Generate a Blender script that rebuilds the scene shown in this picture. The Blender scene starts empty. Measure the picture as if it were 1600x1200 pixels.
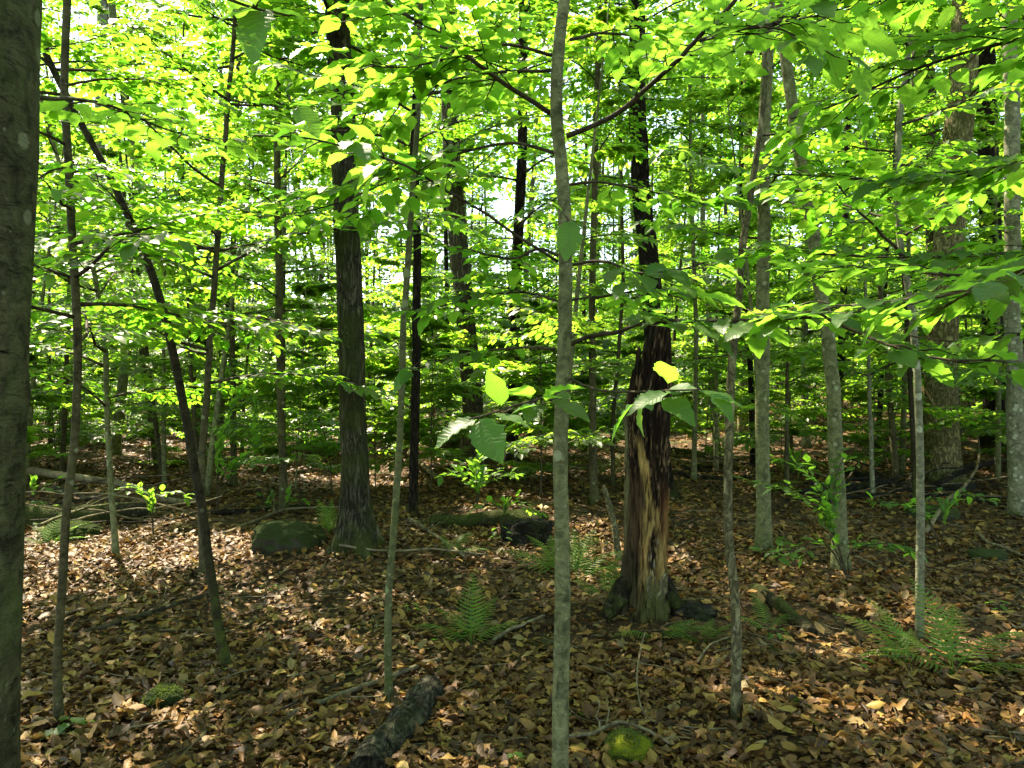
import bpy, math, random
import numpy as np
from mathutils import Vector, Matrix, Euler

RN = np.random.default_rng(7)
random.seed(7)
scene = bpy.context.scene
col = scene.collection

# ------------------------------------------------------------------ camera, light, exposure
F = 1164.0                      # focal length in photo pixels (photo 1600 x 1200)
CAM = np.array([0.0, 0.0, 1.55])
cam_d = bpy.data.cameras.new('camera')
cam = bpy.data.objects.new('camera', cam_d)
col.objects.link(cam)
cam.location = CAM
cam.rotation_euler = (math.radians(90), 0, 0)
cam_d.sensor_width = 36.0
cam_d.lens = 36.0 * F / 1600.0
cam_d.clip_start = 0.05
cam_d.clip_end = 600
scene.camera = cam

SUN_EL, SUN_AZ = math.radians(54), math.radians(-38)    # azimuth clockwise from +Y
SUN = np.array([math.sin(SUN_AZ) * math.cos(SUN_EL), math.cos(SUN_AZ) * math.cos(SUN_EL), math.sin(SUN_EL)])
world = bpy.data.worlds.new('World')
scene.world = world
world.use_nodes = True
wn = world.node_tree
wn.nodes.clear()
sky = wn.nodes.new('ShaderNodeTexSky')
sky.sky_type = 'NISHITA'
sky.sun_disc = False
sky.sun_elevation = SUN_EL
sky.sun_rotation = SUN_AZ
bg = wn.nodes.new('ShaderNodeBackground')
bg.inputs['Strength'].default_value = 0.15
wo = wn.nodes.new('ShaderNodeOutputWorld')
wn.links.new(sky.outputs[0], bg.inputs[0])
wn.links.new(bg.outputs[0], wo.inputs[0])

sd = bpy.data.lights.new('sun', 'SUN')
sd.energy = 5.0
sd.angle = math.radians(0.53)
sd.color = (1.0, 0.94, 0.83)
so = bpy.data.objects.new('sun', sd)
col.objects.link(so)
so.rotation_euler = Vector(SUN).to_track_quat('Z', 'Y').to_euler()

scene.view_settings.view_transform = 'Standard'
scene.view_settings.look = 'None'
scene.view_settings.gamma = 1.0
scene.view_settings.use_curve_mapping = False
scene.view_settings.exposure = 2.48
scene.view_settings.use_white_balance = True
scene.view_settings.white_balance_temperature = 7550
scene.view_settings.white_balance_tint = 10
cy = scene.cycles
cy.max_bounces = 8
cy.diffuse_bounces = 5
cy.glossy_bounces = 2
cy.transmission_bounces = 6
cy.transparent_max_bounces = 4
cy.use_denoising = True
cy.sample_clamp_indirect = 6.0
cy.caustics_reflective = False
cy.caustics_refractive = False
scene.render.use_persistent_data = False

# ------------------------------------------------------------------ numeric helpers
def _hash(ix, iy, iz, seed):
    h = (ix.astype(np.int64) * 374761393 + iy.astype(np.int64) * 668265263 + iz.astype(np.int64) * 2147483647 + seed * 974634777)
    h = (h ^ (h >> 13)) & 0xFFFFFFFF
    h = (h * 1274126177) & 0xFFFFFFFF
    h = (h ^ (h >> 16)) & 0xFFFFFFFF
    return h / 4294967295.0

def vnoise(x, y, z=0.0, seed=0):
    x, y, z = np.broadcast_arrays(np.asarray(x, float), np.asarray(y, float), np.asarray(z, float))
    x0, y0, z0 = np.floor(x), np.floor(y), np.floor(z)
    fx, fy, fz = x - x0, y - y0, z - z0
    fx, fy, fz = [t * t * (3 - 2 * t) for t in (fx, fy, fz)]
    r = 0
    for dx in (0, 1):
        for dy in (0, 1):
            for dz in (0, 1):
                w = (fx if dx else 1 - fx) * (fy if dy else 1 - fy) * (fz if dz else 1 - fz)
                r = r + w * _hash(x0 + dx, y0 + dy, z0 + dz, seed)
    return r

def fbm(x, y, z=0.0, oct=3, seed=0):
    a, s, t = 1.0, 0.0, 0.0
    for i in range(oct):
        s = s + a * vnoise(np.asarray(x) * 2 ** i, np.asarray(y) * 2 ** i, np.asarray(z) * 2 ** i, seed + i * 17)
        t += a
        a *= 0.5
    return s / t

def sstep(a, b, x):
    t = np.clip((np.asarray(x, float) - a) / (b - a), 0, 1)
    return t * t * (3 - 2 * t)

def H(x, y):
    x = np.asarray(x, float)
    y = np.asarray(y, float)
    h = (fbm(x * 0.9, y * 0.9, 0, 3, 3) - 0.5) * 0.13
    h = h + (fbm(x * 0.16, y * 0.16, 0, 2, 9) - 0.5) * 0.5 * sstep(5, 16, y)
    h = h + 0.085 * np.maximum(0, x - 3.5) * sstep(8, 26, y) * (1 - 0.5 * sstep(20, 60, x))
    h = h + 0.022 * np.maximum(0, y - 16) - 0.012 * np.maximum(0, y - 45)
    h = h - 0.012 * np.maximum(0, -x - 6) * sstep(10, 25, y)
    for gx, gy, gr, gh in MOUNDS:
        h = h + gh * np.exp(-((x - gx) ** 2 + (y - gy) ** 2) / (gr * gr))
    return h

MOUNDS = []

def P(px, py, d):
    return np.array([(px - 800) / F * d, d, CAM[2] + (600 - py) / F * d])

def G(px, py):
    """where the ray through this photo pixel meets the ground"""
    d = np.linspace(1.5, 90, 12000)
    x = (px - 800) / F * d
    z = CAM[2] + (600 - py) / F * d
    below = z < H(x, d)
    i = int(np.argmax(below)) if below.any() else len(d) - 1
    return np.array([x[i], d[i], float(H(x[i], d[i]))])

g = G(1000, 960); MOUNDS.append((g[0], g[1], 0.45, 0.07))
g = G(555, 850); MOUNDS.append((g[0], g[1], 0.8, 0.12))
g = G(190, 800); MOUNDS.append((g[0] - .6, g[1] + .3, 1.4, 0.22))
g = G(1230, 960); MOUNDS.append((g[0], g[1], 0.45, 0.10))
g = G(800, 815); MOUNDS.append((g[0], g[1] + .3, 0.8, 0.14))

# ------------------------------------------------------------------ mesh builder
class Geo:
    def __init__(s):
        s.V, s.T, s.Q, s.mT, s.mQ, s.R, s.U = [], [], [], [], [], [], []
        s.n = 0
    def add(s, V, T=None, Q=None, mat=0, rnd=0.5, uv=None):
        V = np.asarray(V, float)
        s.V.append(V)
        k = len(V)
        if T is not None and len(T):
            T = np.asarray(T, np.int64)
            s.T.append(T + s.n); s.mT.append(np.full(len(T), mat))
        if Q is not None and len(Q):
            Q = np.asarray(Q, np.int64)
            s.Q.append(Q + s.n); s.mQ.append(np.full(len(Q), mat))
        s.R.append(np.broadcast_to(np.asarray(rnd, float), (k,)))
        s.U.append(np.zeros((k, 2)) if uv is None else uv)
        s.n += k
    def mesh(s, name, mats, smooth=True, attrs=None):
        V = np.concatenate(s.V) if s.V else np.zeros((0, 3))
        T = np.concatenate(s.T) if s.T else np.zeros((0, 3), int)
        Q = np.concatenate(s.Q) if s.Q else np.zeros((0, 4), int)
        m = bpy.data.meshes.new(name)
        m.vertices.add(len(V))
        m.vertices.foreach_set('co', V.astype(np.float32).ravel())
        loops = np.concatenate([T.ravel(), Q.ravel()]).astype(np.int32)
        m.loops.add(len(loops))
        m.loops.foreach_set('vertex_index', loops)
        nf = len(T) + len(Q)
        m.polygons.add(nf)
        st = np.concatenate([np.arange(len(T)) * 3, len(T) * 3 + np.arange(len(Q)) * 4]).astype(np.int32)
        m.polygons.foreach_set('loop_start', st)
        mi = np.concatenate((s.mT or [np.zeros(0)]) + (s.mQ or [np.zeros(0)])).astype(np.int32)
        m.polygons.foreach_set('material_index', mi)
        m.polygons.foreach_set('use_smooth', np.full(nf, bool(smooth)))
        m.update(calc_edges=True)
        a = m.attributes.new('rnd', 'FLOAT', 'POINT')
        a.data.foreach_set('value', np.concatenate(s.R).astype(np.float32))
        U = np.concatenate(s.U)
        ul = m.uv_layers.new(name='UVMap')
        ul.data.foreach_set('uv', U[loops].astype(np.float32).ravel())
        if attrs:
            for k, arr in attrs.items():
                if arr.ndim == 2:
                    c = m.attributes.new(k, 'FLOAT_COLOR', 'POINT')
                    c.data.foreach_set('color', np.concatenate([arr, np.ones((len(arr), 1))], 1).astype(np.float32).ravel())
                else:
                    c = m.attributes.new(k, 'FLOAT', 'POINT')
                    c.data.foreach_set('value', arr.astype(np.float32))
        for mt in mats:
            m.materials.append(mt)
        return m

def unit(v):
    v = np.asarray(v, float)
    return v / np.maximum(np.linalg.norm(v, axis=-1, keepdims=True), 1e-9)

def smooth_path(pts, n):
    """Catmull-Rom through pts, n samples by length"""
    p = np.asarray(pts, float)
    if len(p) == 2:
        t = np.linspace(0, 1, n)[:, None]
        return p[0] * (1 - t) + p[1] * t
    q = np.vstack([2 * p[0] - p[1], p, 2 * p[-1] - p[-2]])
    out = []
    for i in range(1, len(q) - 2):
        t = np.linspace(0, 1, 16, endpoint=False)[:, None]
        a, b, c, d = q[i - 1], q[i], q[i + 1], q[i + 2]
        out.append(0.5 * ((2 * b) + (-a + c) * t + (2 * a - 5 * b + 4 * c - d) * t ** 2 + (-a + 3 * b - 3 * c + d) * t ** 3))
    o = np.vstack(out + [p[-1:]])
    L = np.concatenate([[0], np.cumsum(np.linalg.norm(np.diff(o, axis=0), axis=1))])
    s = np.linspace(0, L[-1], n)
    return np.stack([np.interp(s, L, o[:, k]) for k in range(3)], 1)

def tube(pts, rad, sides=6, rfun=None, upright=False, caps=True):
    """rings round a path; rfun(theta, s, centre) multiplies the radius"""
    p = np.asarray(pts, float)
    n = len(p)
    rad = np.broadcast_to(np.asarray(rad, float), (n,))
    t = unit(np.gradient(p, axis=0))
    if upright:
        X = np.tile([1.0, 0, 0], (n, 1)); Y = np.tile([0, 1.0, 0], (n, 1))
    else:
        ref = np.array([0, 0, 1.0]) if abs(t[:, 2]).mean() < 0.8 else np.array([0, 1.0, 0])
        X = unit(np.cross(t, ref)); Y = np.cross(X, t)
    th = np.linspace(0, 2 * np.pi, sides, endpoint=False)
    r = rad[:, None] * np.ones((1, sides))
    if rfun is not None:
        L = np.concatenate([[0], np.cumsum(np.linalg.norm(np.diff(p, axis=0), axis=1))])
        r = r * rfun(th[None, :] * np.ones((n, 1)), L[:, None] * np.ones((1, sides)), p)
    V = p[:, None, :] + r[:, :, None] * (np.cos(th)[None, :, None] * X[:, None, :] + np.sin(th)[None, :, None] * Y[:, None, :])
    V = V.reshape(-1, 3)
    i = np.arange(n - 1)[:, None] * sides
    j = np.arange(sides)[None, :]
    j2 = (j + 1) % sides
    Q = np.stack([i + j, i + j2, i + sides + j2, i + sides + j], -1).reshape(-1, 4)
    T = []
    if caps:
        V = np.vstack([V, p[:1], p[-1:]])
        a, b = n * sides, n * sides + 1
        jj = np.arange(sides)
        T = np.concatenate([np.stack([np.full(sides, a), (jj + 1) % sides, jj], 1),
                            np.stack([np.full(sides, b), (n - 1) * sides + jj, (n - 1) * sides + (jj + 1) % sides], 1)])
    return V, T, Q

# ------------------------------------------------------------------ object helpers
def tag(o, label=None, cat=None, group=None, kind=None):
    if label: o['label'] = label
    if cat: o['category'] = cat
    if group: o['group'] = group
    if kind: o['kind'] = kind
    return o

def empty(name, loc):
    o = bpy.data.objects.new(name, None)
    o.empty_display_size = 0.1
    o.location = Vector(loc)
    col.objects.link(o)
    return o

def link(name, mesh, parent=None, loc=None, rot=None, scale=None):
    o = bpy.data.objects.new(name, mesh)
    col.objects.link(o)
    if parent is not None: o.parent = parent
    if loc is not None: o.location = Vector(loc)
    if rot is not None: o.rotation_euler = rot
    if scale is not None: o.scale = (scale,) * 3 if np.isscalar(scale) else scale
    return o

# ------------------------------------------------------------------ materials
def new_mat(name):
    m = bpy.data.materials.new(name)
    m.use_nodes = True
    nt = m.node_tree
    nt.nodes.clear()
    out = nt.nodes.new('ShaderNodeOutputMaterial')
    return m, nt, out

def N(nt, kind, **kw):
    n = nt.nodes.new(kind)
    for k, v in kw.items():
        if k.startswith('_'):
            setattr(n, k[1:], v)
        else:
            n.inputs[k.replace('__', ' ')].default_value = v
    return n

def ramp(nt, stops, interp='LINEAR'):
    r = nt.nodes.new('ShaderNodeValToRGB')
    r.color_ramp.interpolation = interp
    e = r.color_ramp.elements
    while len(e) < len(stops):
        e.new(0.5)
    for el, (p, c) in zip(e, stops):
        el.position = p
        el.color = (c[0], c[1], c[2], 1) if len(c) == 3 else c
    return r

def mixc(nt, fac, a, b, mode='MIX'):
    n = nt.nodes.new('ShaderNodeMix')
    n.data_type = 'RGBA'
    n.blend_type = mode
    for sock, v in ((n.inputs[0], fac), (n.inputs[6], a), (n.inputs[7], b)):
        if hasattr(v, 'is_output') or isinstance(v, bpy.types.NodeSocket):
            nt.links.new(v, sock)
        elif isinstance(v, (int, float)):
            sock.default_value = v
        else:
            sock.default_value = (v[0], v[1], v[2], 1)
    return n.outputs[2]

def math_(nt, op, a, b=0.0, clamp=False):
    n = nt.nodes.new('ShaderNodeMath')
    n.operation = op
    n.use_clamp = clamp
    for sock, v in ((n.inputs[0], a), (n.inputs[1], b)):
        if isinstance(v, (int, float)): sock.default_value = v
        else: nt.links.new(v, sock)
    return n.outputs[0]

def objcoord(nt, scale=(1, 1, 1)):
    tc = nt.nodes.new('ShaderNodeTexCoord')
    mp = nt.nodes.new('ShaderNodeMapping')
    mp.inputs['Scale'].default_value = scale
    nt.links.new(tc.outputs['Object'], mp.inputs[0])
    return mp.outputs[0], tc

def noise(nt, vec, scale, detail=4, rough=0.55, dist=0.0):
    n = nt.nodes.new('ShaderNodeTexNoise')
    n.inputs['Scale'].default_value = scale
    n.inputs['Detail'].default_value = detail
    n.inputs['Roughness'].default_value = rough
    n.inputs['Distortion'].default_value = dist
    nt.links.new(vec, n.inputs['Vector'])
    return n.outputs['Fac']

def bump(nt, h, strength, dist, base=None):
    b = nt.nodes.new('ShaderNodeBump')
    b.inputs['Strength'].default_value = strength
    b.inputs['Distance'].default_value = dist
    nt.links.new(h, b.inputs['Height'])
    if base is not None: nt.links.new(base, b.inputs['Normal'])
    return b.outputs[0]

def leaf_mat(name, base_a, base_b, tr_a, tr_b, tfac=0.5, rough=0.42, veins=False, spec=.45):
    m, nt, out = new_mat(name)
    at = nt.nodes.new('ShaderNodeAttribute'); at.attribute_name = 'rnd'
    oi = nt.nodes.new('ShaderNodeObjectInfo')
    r = math_(nt, 'FRACT', math_(nt, 'ADD', at.outputs['Fac'], math_(nt, 'MULTIPLY', oi.outputs['Random'], 0.35)))
    cb = mixc(nt, r, base_a, base_b)
    ct = mixc(nt, r, tr_a, tr_b)
    nrm = None
    if veins:
        uv = nt.nodes.new('ShaderNodeUVMap')
        sp = nt.nodes.new('ShaderNodeSeparateXYZ')
        nt.links.new(uv.outputs[0], sp.inputs[0])
        ay = math_(nt, 'ABSOLUTE', sp.outputs['Y'])
        v = math_(nt, 'SUBTRACT', sp.outputs['X'], math_(nt, 'MULTIPLY', ay, 0.62))
        s = math_(nt, 'SINE', math_(nt, 'MULTIPLY', v, 2 * math.pi * 11))
        s2 = math_(nt, 'POWER', math_(nt, 'ABSOLUTE', math_(nt, 'SINE', math_(nt, 'MULTIPLY', v, math.pi * 11))), 0.5)
        mid = math_(nt, 'MULTIPLY', ay, 26.0, clamp=True)
        line = math_(nt, 'MULTIPLY', s2, mid)
        cb = mixc(nt, math_(nt, 'ADD', math_(nt, 'MULTIPLY', line, .5), .5), (0.08, 0.15, 0.035), cb)
        ct = mixc(nt, math_(nt, 'ADD', math_(nt, 'MULTIPLY', line, 0.6), 0.4), mixc(nt, 0.5, ct, (0.1, 0.2, 0.02)), ct)
        tcs, _ = objcoord(nt)
        sp1 = math_(nt, 'MULTIPLY', math_(nt, 'SUBTRACT', noise(nt, tcs, 9, 3), 0.69), 18, clamp=True)
        cb = mixc(nt, sp1, cb, (0.12, 0.075, 0.02)); ct = mixc(nt, sp1, ct, (0.22, 0.13, 0.02))
        nrm = bump(nt, math_(nt, 'ADD', line, math_(nt, 'MULTIPLY', s, 0.25)), 0.28, 0.0015)
    else:
        tc, _ = objcoord(nt)
        cb = mixc(nt, math_(nt, 'MULTIPLY', noise(nt, tc, 1.4, 2), 0.5), cb, mixc(nt, 0.5, base_b, (0.09, 0.13, 0.015)))
    p = nt.nodes.new('ShaderNodeBsdfPrincipled')
    nt.links.new(cb, p.inputs['Base Color'])
    p.inputs['Roughness'].default_value = rough
    p.inputs['Specular IOR Level'].default_value = spec
    tr = nt.nodes.new('ShaderNodeBsdfTranslucent')
    nt.links.new(ct, tr.inputs['Color'])
    if nrm is not None:
        nt.links.new(nrm, p.inputs['Normal']); nt.links.new(nrm, tr.inputs['Normal'])
    ms = nt.nodes.new('ShaderNodeMixShader')
    ms.inputs[0].default_value = tfac
    nt.links.new(p.outputs[0], ms.inputs[1]); nt.links.new(tr.outputs[0], ms.inputs[2])
    nt.links.new(ms.outputs[0], out.inputs[0])
    return m

LEAF = leaf_mat('beech_leaf', (0.014, 0.060, 0.012), (0.048, 0.120, 0.020), (0.12, 0.40, 0.022), (0.32, 0.56, 0.040), tfac=0.54)
LEAF_FAR = leaf_mat('brightened_leaf', (0.028, 0.090, 0.016), (0.065, 0.120, 0.022), (0.16, 0.44, 0.030), (0.42, 0.60, 0.055), tfac=0.57)  # brighter leaf colours put sunlight into the background foliage
LEAF_NEAR = leaf_mat('veined_beech_leaf', (0.028, 0.095, 0.016), (0.048, 0.115, 0.020), (0.15, 0.44, 0.030), (0.32, 0.58, 0.055), tfac=0.55, veins=True, rough=0.45, spec=.28)
FERN_M = leaf_mat('fern_green', (0.055, 0.120, 0.030), (0.080, 0.120, 0.025), (0.24, 0.52, 0.06), (0.34, 0.60, 0.07), tfac=.55, rough=0.5, spec=.12)

def litter_mat():
    m, nt, out = new_mat('dead_leaf')
    at = nt.nodes.new('ShaderNodeAttribute'); at.attribute_name = 'rnd'
    oi = nt.nodes.new('ShaderNodeObjectInfo')
    r = math_(nt, 'FRACT', math_(nt, 'ADD', at.outputs['Fac'], math_(nt, 'MULTIPLY', oi.outputs['Random'], 0.999)))
    cr = ramp(nt, [(0.0, (0.0118, 0.0061, 0.0024)), (0.20, (0.0353, 0.0165, 0.0048)), (0.36, (0.0840, 0.0389, 0.0103)),
                   (0.50, (0.1764, 0.0908, 0.0217)), (0.64, (0.2856, 0.1644, 0.0363)), (0.78, (0.3528, 0.2423, 0.0544)), (0.85, (0.2688, 0.0952, 0.0169)),
                   (0.92, (0.2856, 0.2163, 0.0847)), (1.0, (0.0420, 0.0225, 0.0073))])
    nt.links.new(r, cr.inputs[0])
    tc, _ = objcoord(nt)
    nz = noise(nt, tc, 60, 3)
    c = mixc(nt, math_(nt, 'MULTIPLY', nz, 0.55), cr.outputs[0], (0.07, 0.038, 0.018))
    uv = nt.nodes.new('ShaderNodeUVMap')
    sp = nt.nodes.new('ShaderNodeSeparateXYZ'); nt.links.new(uv.outputs[0], sp.inputs[0])
    ay = math_(nt, 'ABSOLUTE', sp.outputs['Y'])
    v = math_(nt, 'SUBTRACT', sp.outputs['X'], math_(nt, 'MULTIPLY', ay, 0.6))
    s2 = math_(nt, 'POWER', math_(nt, 'ABSOLUTE', math_(nt, 'SINE', math_(nt, 'MULTIPLY', v, math.pi * 9))), 0.5)
    line = math_(nt, 'MULTIPLY', s2, math_(nt, 'MULTIPLY', ay, 20.0, clamp=True))
    c = mixc(nt, math_(nt, 'SUBTRACT', 1.0, math_(nt, 'MULTIPLY', line, 0.5)), c, mixc(nt, 0.35, c, (0.06, 0.03, 0.015)))
    p = nt.nodes.new('ShaderNodeBsdfPrincipled')
    nt.links.new(c, p.inputs['Base Color'])
    p.inputs['Roughness'].default_value = 0.5
    p.inputs['Specular IOR Level'].default_value = 0.18
    nt.links.new(bump(nt, line, 0.4, 0.002), p.inputs['Normal'])
    tr = nt.nodes.new('ShaderNodeBsdfTranslucent'); nt.links.new(c, tr.inputs['Color'])
    ms = nt.nodes.new('ShaderNodeMixShader'); ms.inputs[0].default_value = 0.15
    nt.links.new(p.outputs[0], ms.inputs[1]); nt.links.new(tr.outputs[0], ms.inputs[2])
    nt.links.new(ms.outputs[0], out.inputs[0])
    return m
DEAD = litter_mat()

def ground_mat():
    m, nt, out = new_mat('forest_soil')
    tc, _ = objcoord(nt)
    vo = nt.nodes.new('ShaderNodeTexVoronoi'); vo.inputs['Scale'].default_value = 16
    nd = nt.nodes.new('ShaderNodeTexNoise'); nd.inputs['Scale'].default_value = 9; nd.inputs['Detail'].default_value = 3
    nt.links.new(tc, nd.inputs['Vector'])
    va = nt.nodes.new('ShaderNodeVectorMath'); va.operation = 'MULTIPLY_ADD'
    nt.links.new(nd.outputs['Color'], va.inputs[0]); va.inputs[1].default_value = (.25, .25, .25); nt.links.new(tc, va.inputs[2])
    nt.links.new(va.outputs[0], vo.inputs['Vector'])
    sp = nt.nodes.new('ShaderNodeSeparateXYZ'); nt.links.new(vo.outputs['Color'], sp.inputs[0])
    cr = ramp(nt, [(0, (0.030, 0.018, 0.010)), (0.4, (0.075, 0.042, 0.022)), (0.7, (0.16, 0.095, 0.045)), (1, (0.25, 0.16, 0.08))])
    nt.links.new(sp.outputs[0], cr.inputs[0])
    n2 = noise(nt, tc, 0.9, 4)
    c = mixc(nt, math_(nt, 'MULTIPLY', math_(nt, 'SUBTRACT', n2, 0.35), 1.6, clamp=True), (0.028, 0.018, 0.010), cr.outputs[0])
    moss = math_(nt, 'MULTIPLY', math_(nt, 'SUBTRACT', noise(nt, tc, 1.7, 5), 0.60), 9.0, clamp=True)
    c = mixc(nt, moss, c, (0.035, 0.06, 0.014))
    p = nt.nodes.new('ShaderNodeBsdfPrincipled')
    nt.links.new(c, p.inputs['Base Color']); p.inputs['Roughness'].default_value = 0.95; p.inputs['Specular IOR Level'].default_value = 0.08
    nt.links.new(bump(nt, math_(nt, 'ADD', sp.outputs[1], noise(nt, tc, 40, 4)), 0.7, 0.02), p.inputs['Normal'])
    nt.links.new(p.outputs[0], out.inputs[0])
    return m
SOIL = ground_mat()

def bark_smooth(name, dark, light, lichen=(0.30, 0.34, 0.24), lich=0.5, green=0.5, mossh=0.35, scars=0.5):
    m, nt, out = new_mat(name)
    dark = [k * 0.34 for k in dark]; light = [k * 0.62 for k in light]; lichen = [k * .72 for k in lichen]
    dark[2] *= .8; light[2] *= .8; lichen[2] *= .8
    tc, t0 = objcoord(nt)
    st, _ = objcoord(nt, (1, 1, 3.6))
    sl, _ = objcoord(nt, (1, 1, 0.35))
    n1 = noise(nt, tc, 17, 7, 0.72, 0.8)
    c = mixc(nt, math_(nt, 'MULTIPLY', math_(nt, 'SUBTRACT', n1, 0.36), 3.8, clamp=True), dark, light)
    c = mixc(nt, math_(nt, 'MULTIPLY', math_(nt, 'SUBTRACT', noise(nt, tc, 3.2, 4, .6), 0.50), 5, clamp=True), c, mixc(nt, .55, c, dark))
    n2 = noise(nt, st, 19, 4, .6, .5)
    c = mixc(nt, math_(nt, 'MULTIPLY', math_(nt, 'MULTIPLY', math_(nt, 'SUBTRACT', n2, 0.60), 9, clamp=True), scars), c, [k * 0.25 for k in dark])
    # green algae film
    ga = math_(nt, 'MULTIPLY', math_(nt, 'MULTIPLY', math_(nt, 'SUBTRACT', noise(nt, sl, 7, 6, .7), .60 - .22 * green), 5.0, clamp=True), .75)
    c = mixc(nt, ga, c, (0.062, 0.082, 0.022))
    # round pale lichen blotches of two sizes
    for sc, th_, amp in ((13, 0.30 + 0.22 * lich, .75), (34, 0.22 + 0.25 * lich, .55)):
        vo = nt.nodes.new('ShaderNodeTexVoronoi'); vo.inputs['Scale'].default_value = sc
        nt.links.new(tc, vo.inputs['Vector'])
        d = math_(nt, 'ADD', vo.outputs['Distance'], math_(nt, 'MULTIPLY', noise(nt, tc, sc * 2.5, 3), 0.28))
        sp = nt.nodes.new('ShaderNodeSeparateXYZ'); nt.links.new(vo.outputs['Color'], sp.inputs[0])
        on = math_(nt, 'MULTIPLY', math_(nt, 'SUBTRACT', sp.outputs[0], 1.0 - lich * .75), 10, clamp=True)
        bl = math_(nt, 'MULTIPLY', math_(nt, 'MULTIPLY', math_(nt, 'SUBTRACT', th_, d), 16, clamp=True), on)
        c = mixc(nt, math_(nt, 'MULTIPLY', bl, amp), c, lichen)
    sp = nt.nodes.new('ShaderNodeSeparateXYZ'); nt.links.new(t0.outputs['Object'], sp.inputs[0])
    if mossh > 0:
        mz = math_(nt, 'SUBTRACT', 1.0, math_(nt, 'DIVIDE', sp.outputs['Z'], mossh), clamp=True)
        mm = math_(nt, 'MULTIPLY', math_(nt, 'SUBTRACT', math_(nt, 'ADD', math_(nt, 'MULTIPLY', mz, 0.45), noise(nt, tc, 16, 5, .65)), 0.80), 5, clamp=True)
        c = mixc(nt, mm, c, mixc(nt, noise(nt, tc, 70, 3), (0.018, 0.026, 0.006), (0.055, 0.07, 0.012)))
    p = nt.nodes.new('ShaderNodeBsdfPrincipled')
    nt.links.new(c, p.inputs['Base Color']); p.inputs['Roughness'].default_value = 0.75
    p.inputs['Specular IOR Level'].default_value = 0.08
    b = bump(nt, n2, 0.9, 0.010)
    b = bump(nt, n1, 0.8, 0.006, b)
    b = bump(nt, noise(nt, tc, 110, 4, .7), 0.8, 0.005, b)
    nt.links.new(b, p.inputs['Normal'])
    nt.links.new(p.outputs[0], out.inputs[0])
    return m

def bark_rough(name, dark, light, vscale=(26, 26, 4.5), moss=0.25, depth=0.02, mossz=0.8):
    m, nt, out = new_mat(name)
    tc, t0 = objcoord(nt)
    ov, _ = objcoord(nt, vscale)
    n1 = noise(nt, ov, 1.0, 5, 0.6, 0.6)
    rid = math_(nt, 'ABSOLUTE', math_(nt, 'SUBTRACT', math_(nt, 'MULTIPLY', n1, 2.0), 1.0))
    rid = math_(nt, 'MULTIPLY', rid, 3.2, clamp=True)
    c = mixc(nt, rid, [k * 0.25 for k in dark], mixc(nt, noise(nt, tc, 18, 4), [k * .8 for k in dark], [k * .85 for k in light]))
    fl = math_(nt, 'MULTIPLY', math_(nt, 'SUBTRACT', noise(nt, tc, 38, 3), 0.66), 12, clamp=True)
    c = mixc(nt, math_(nt, 'MULTIPLY', fl, rid), c, (0.30, 0.33, 0.27))
    mo = math_(nt, 'MULTIPLY', math_(nt, 'SUBTRACT', noise(nt, tc, 3.0, 4), 0.62 - 0.25 * moss), 6 * moss, clamp=True)
    sp = nt.nodes.new('ShaderNodeSeparateXYZ'); nt.links.new(t0.outputs['Object'], sp.inputs[0])
    mz = math_(nt, 'SUBTRACT', 1.0, math_(nt, 'DIVIDE', sp.outputs['Z'], max(mossz, .01)), clamp=True)
    mm = math_(nt, 'MULTIPLY', math_(nt, 'SUBTRACT', math_(nt, 'ADD', math_(nt, 'MULTIPLY', mz, .5), noise(nt, tc, 9, 5, .65)), 0.86), 5, clamp=True)
    mm = math_(nt, 'MULTIPLY', mm, 1.0 if mossz > 0 else 0.0)
    c = mixc(nt, math_(nt, 'MULTIPLY', math_(nt, 'MAXIMUM', mo, mm), .85), c, mixc(nt, noise(nt, tc, 60, 4), (0.016, 0.022, 0.006), (0.058, 0.072, 0.014)))
    p = nt.nodes.new('ShaderNodeBsdfPrincipled')
    nt.links.new(c, p.inputs['Base Color']); p.inputs['Roughness'].default_value = 0.85
    p.inputs['Specular IOR Level'].default_value = 0.06
    b = bump(nt, rid, 0.9, depth)
    b = bump(nt, noise(nt, tc, 90, 3), 0.4, 0.004, b)
    nt.links.new(b, p.inputs['Normal'])
    nt.links.new(p.outputs[0], out.inputs[0])
    return m

B_BEECH = bark_smooth('beech_bark', (0.12, 0.128, 0.070), (0.26, 0.27, 0.155), lich=0.55, green=0.42)
B_PALE = bark_smooth('pale_beech_bark', (0.16, 0.16, 0.12), (0.30, 0.30, 0.23), lichen=(0.42, 0.45, 0.37), lich=0.7, green=0.3)
B_MOSSY = bark_smooth('mossy_beech_bark', (0.10, 0.10, 0.06), (0.19, 0.20, 0.11), lichen=(0.26, 0.31, 0.18), lich=0.7, green=0.7, mossh=0.9)
B_DIM = bark_smooth('brown_beech_bark', (0.055, 0.049, 0.028), (0.13, 0.115, 0.066), lich=0.3, green=0.35)
B_DARK = bark_smooth('dark_sapling_bark', (0.020, 0.016, 0.010), (0.055, 0.045, 0.028), lichen=(0.10, 0.11, 0.07), lich=0.25, green=0.10, mossh=1.6)
B_BIG = bark_smooth('old_beech_bark', (0.032, 0.030, 0.018), (0.105, 0.100, 0.058), lichen=(0.20, 0.21, 0.15), lich=0.42, green=0.35, mossh=0.5, scars=1.0)
B_ROUGH = bark_rough('furrowed_bark', (0.034, 0.030, 0.020), (0.19, 0.175, 0.105), moss=0.75)
B_OLD = bark_rough('old_brown_bark', (0.085, 0.068, 0.045), (0.30, 0.25, 0.17), moss=0.2)
B_ROUGH2 = bark_rough('dark_furrowed_bark', (0.018, 0.013, 0.009), (0.060, 0.046, 0.032), moss=0.2)
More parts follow.
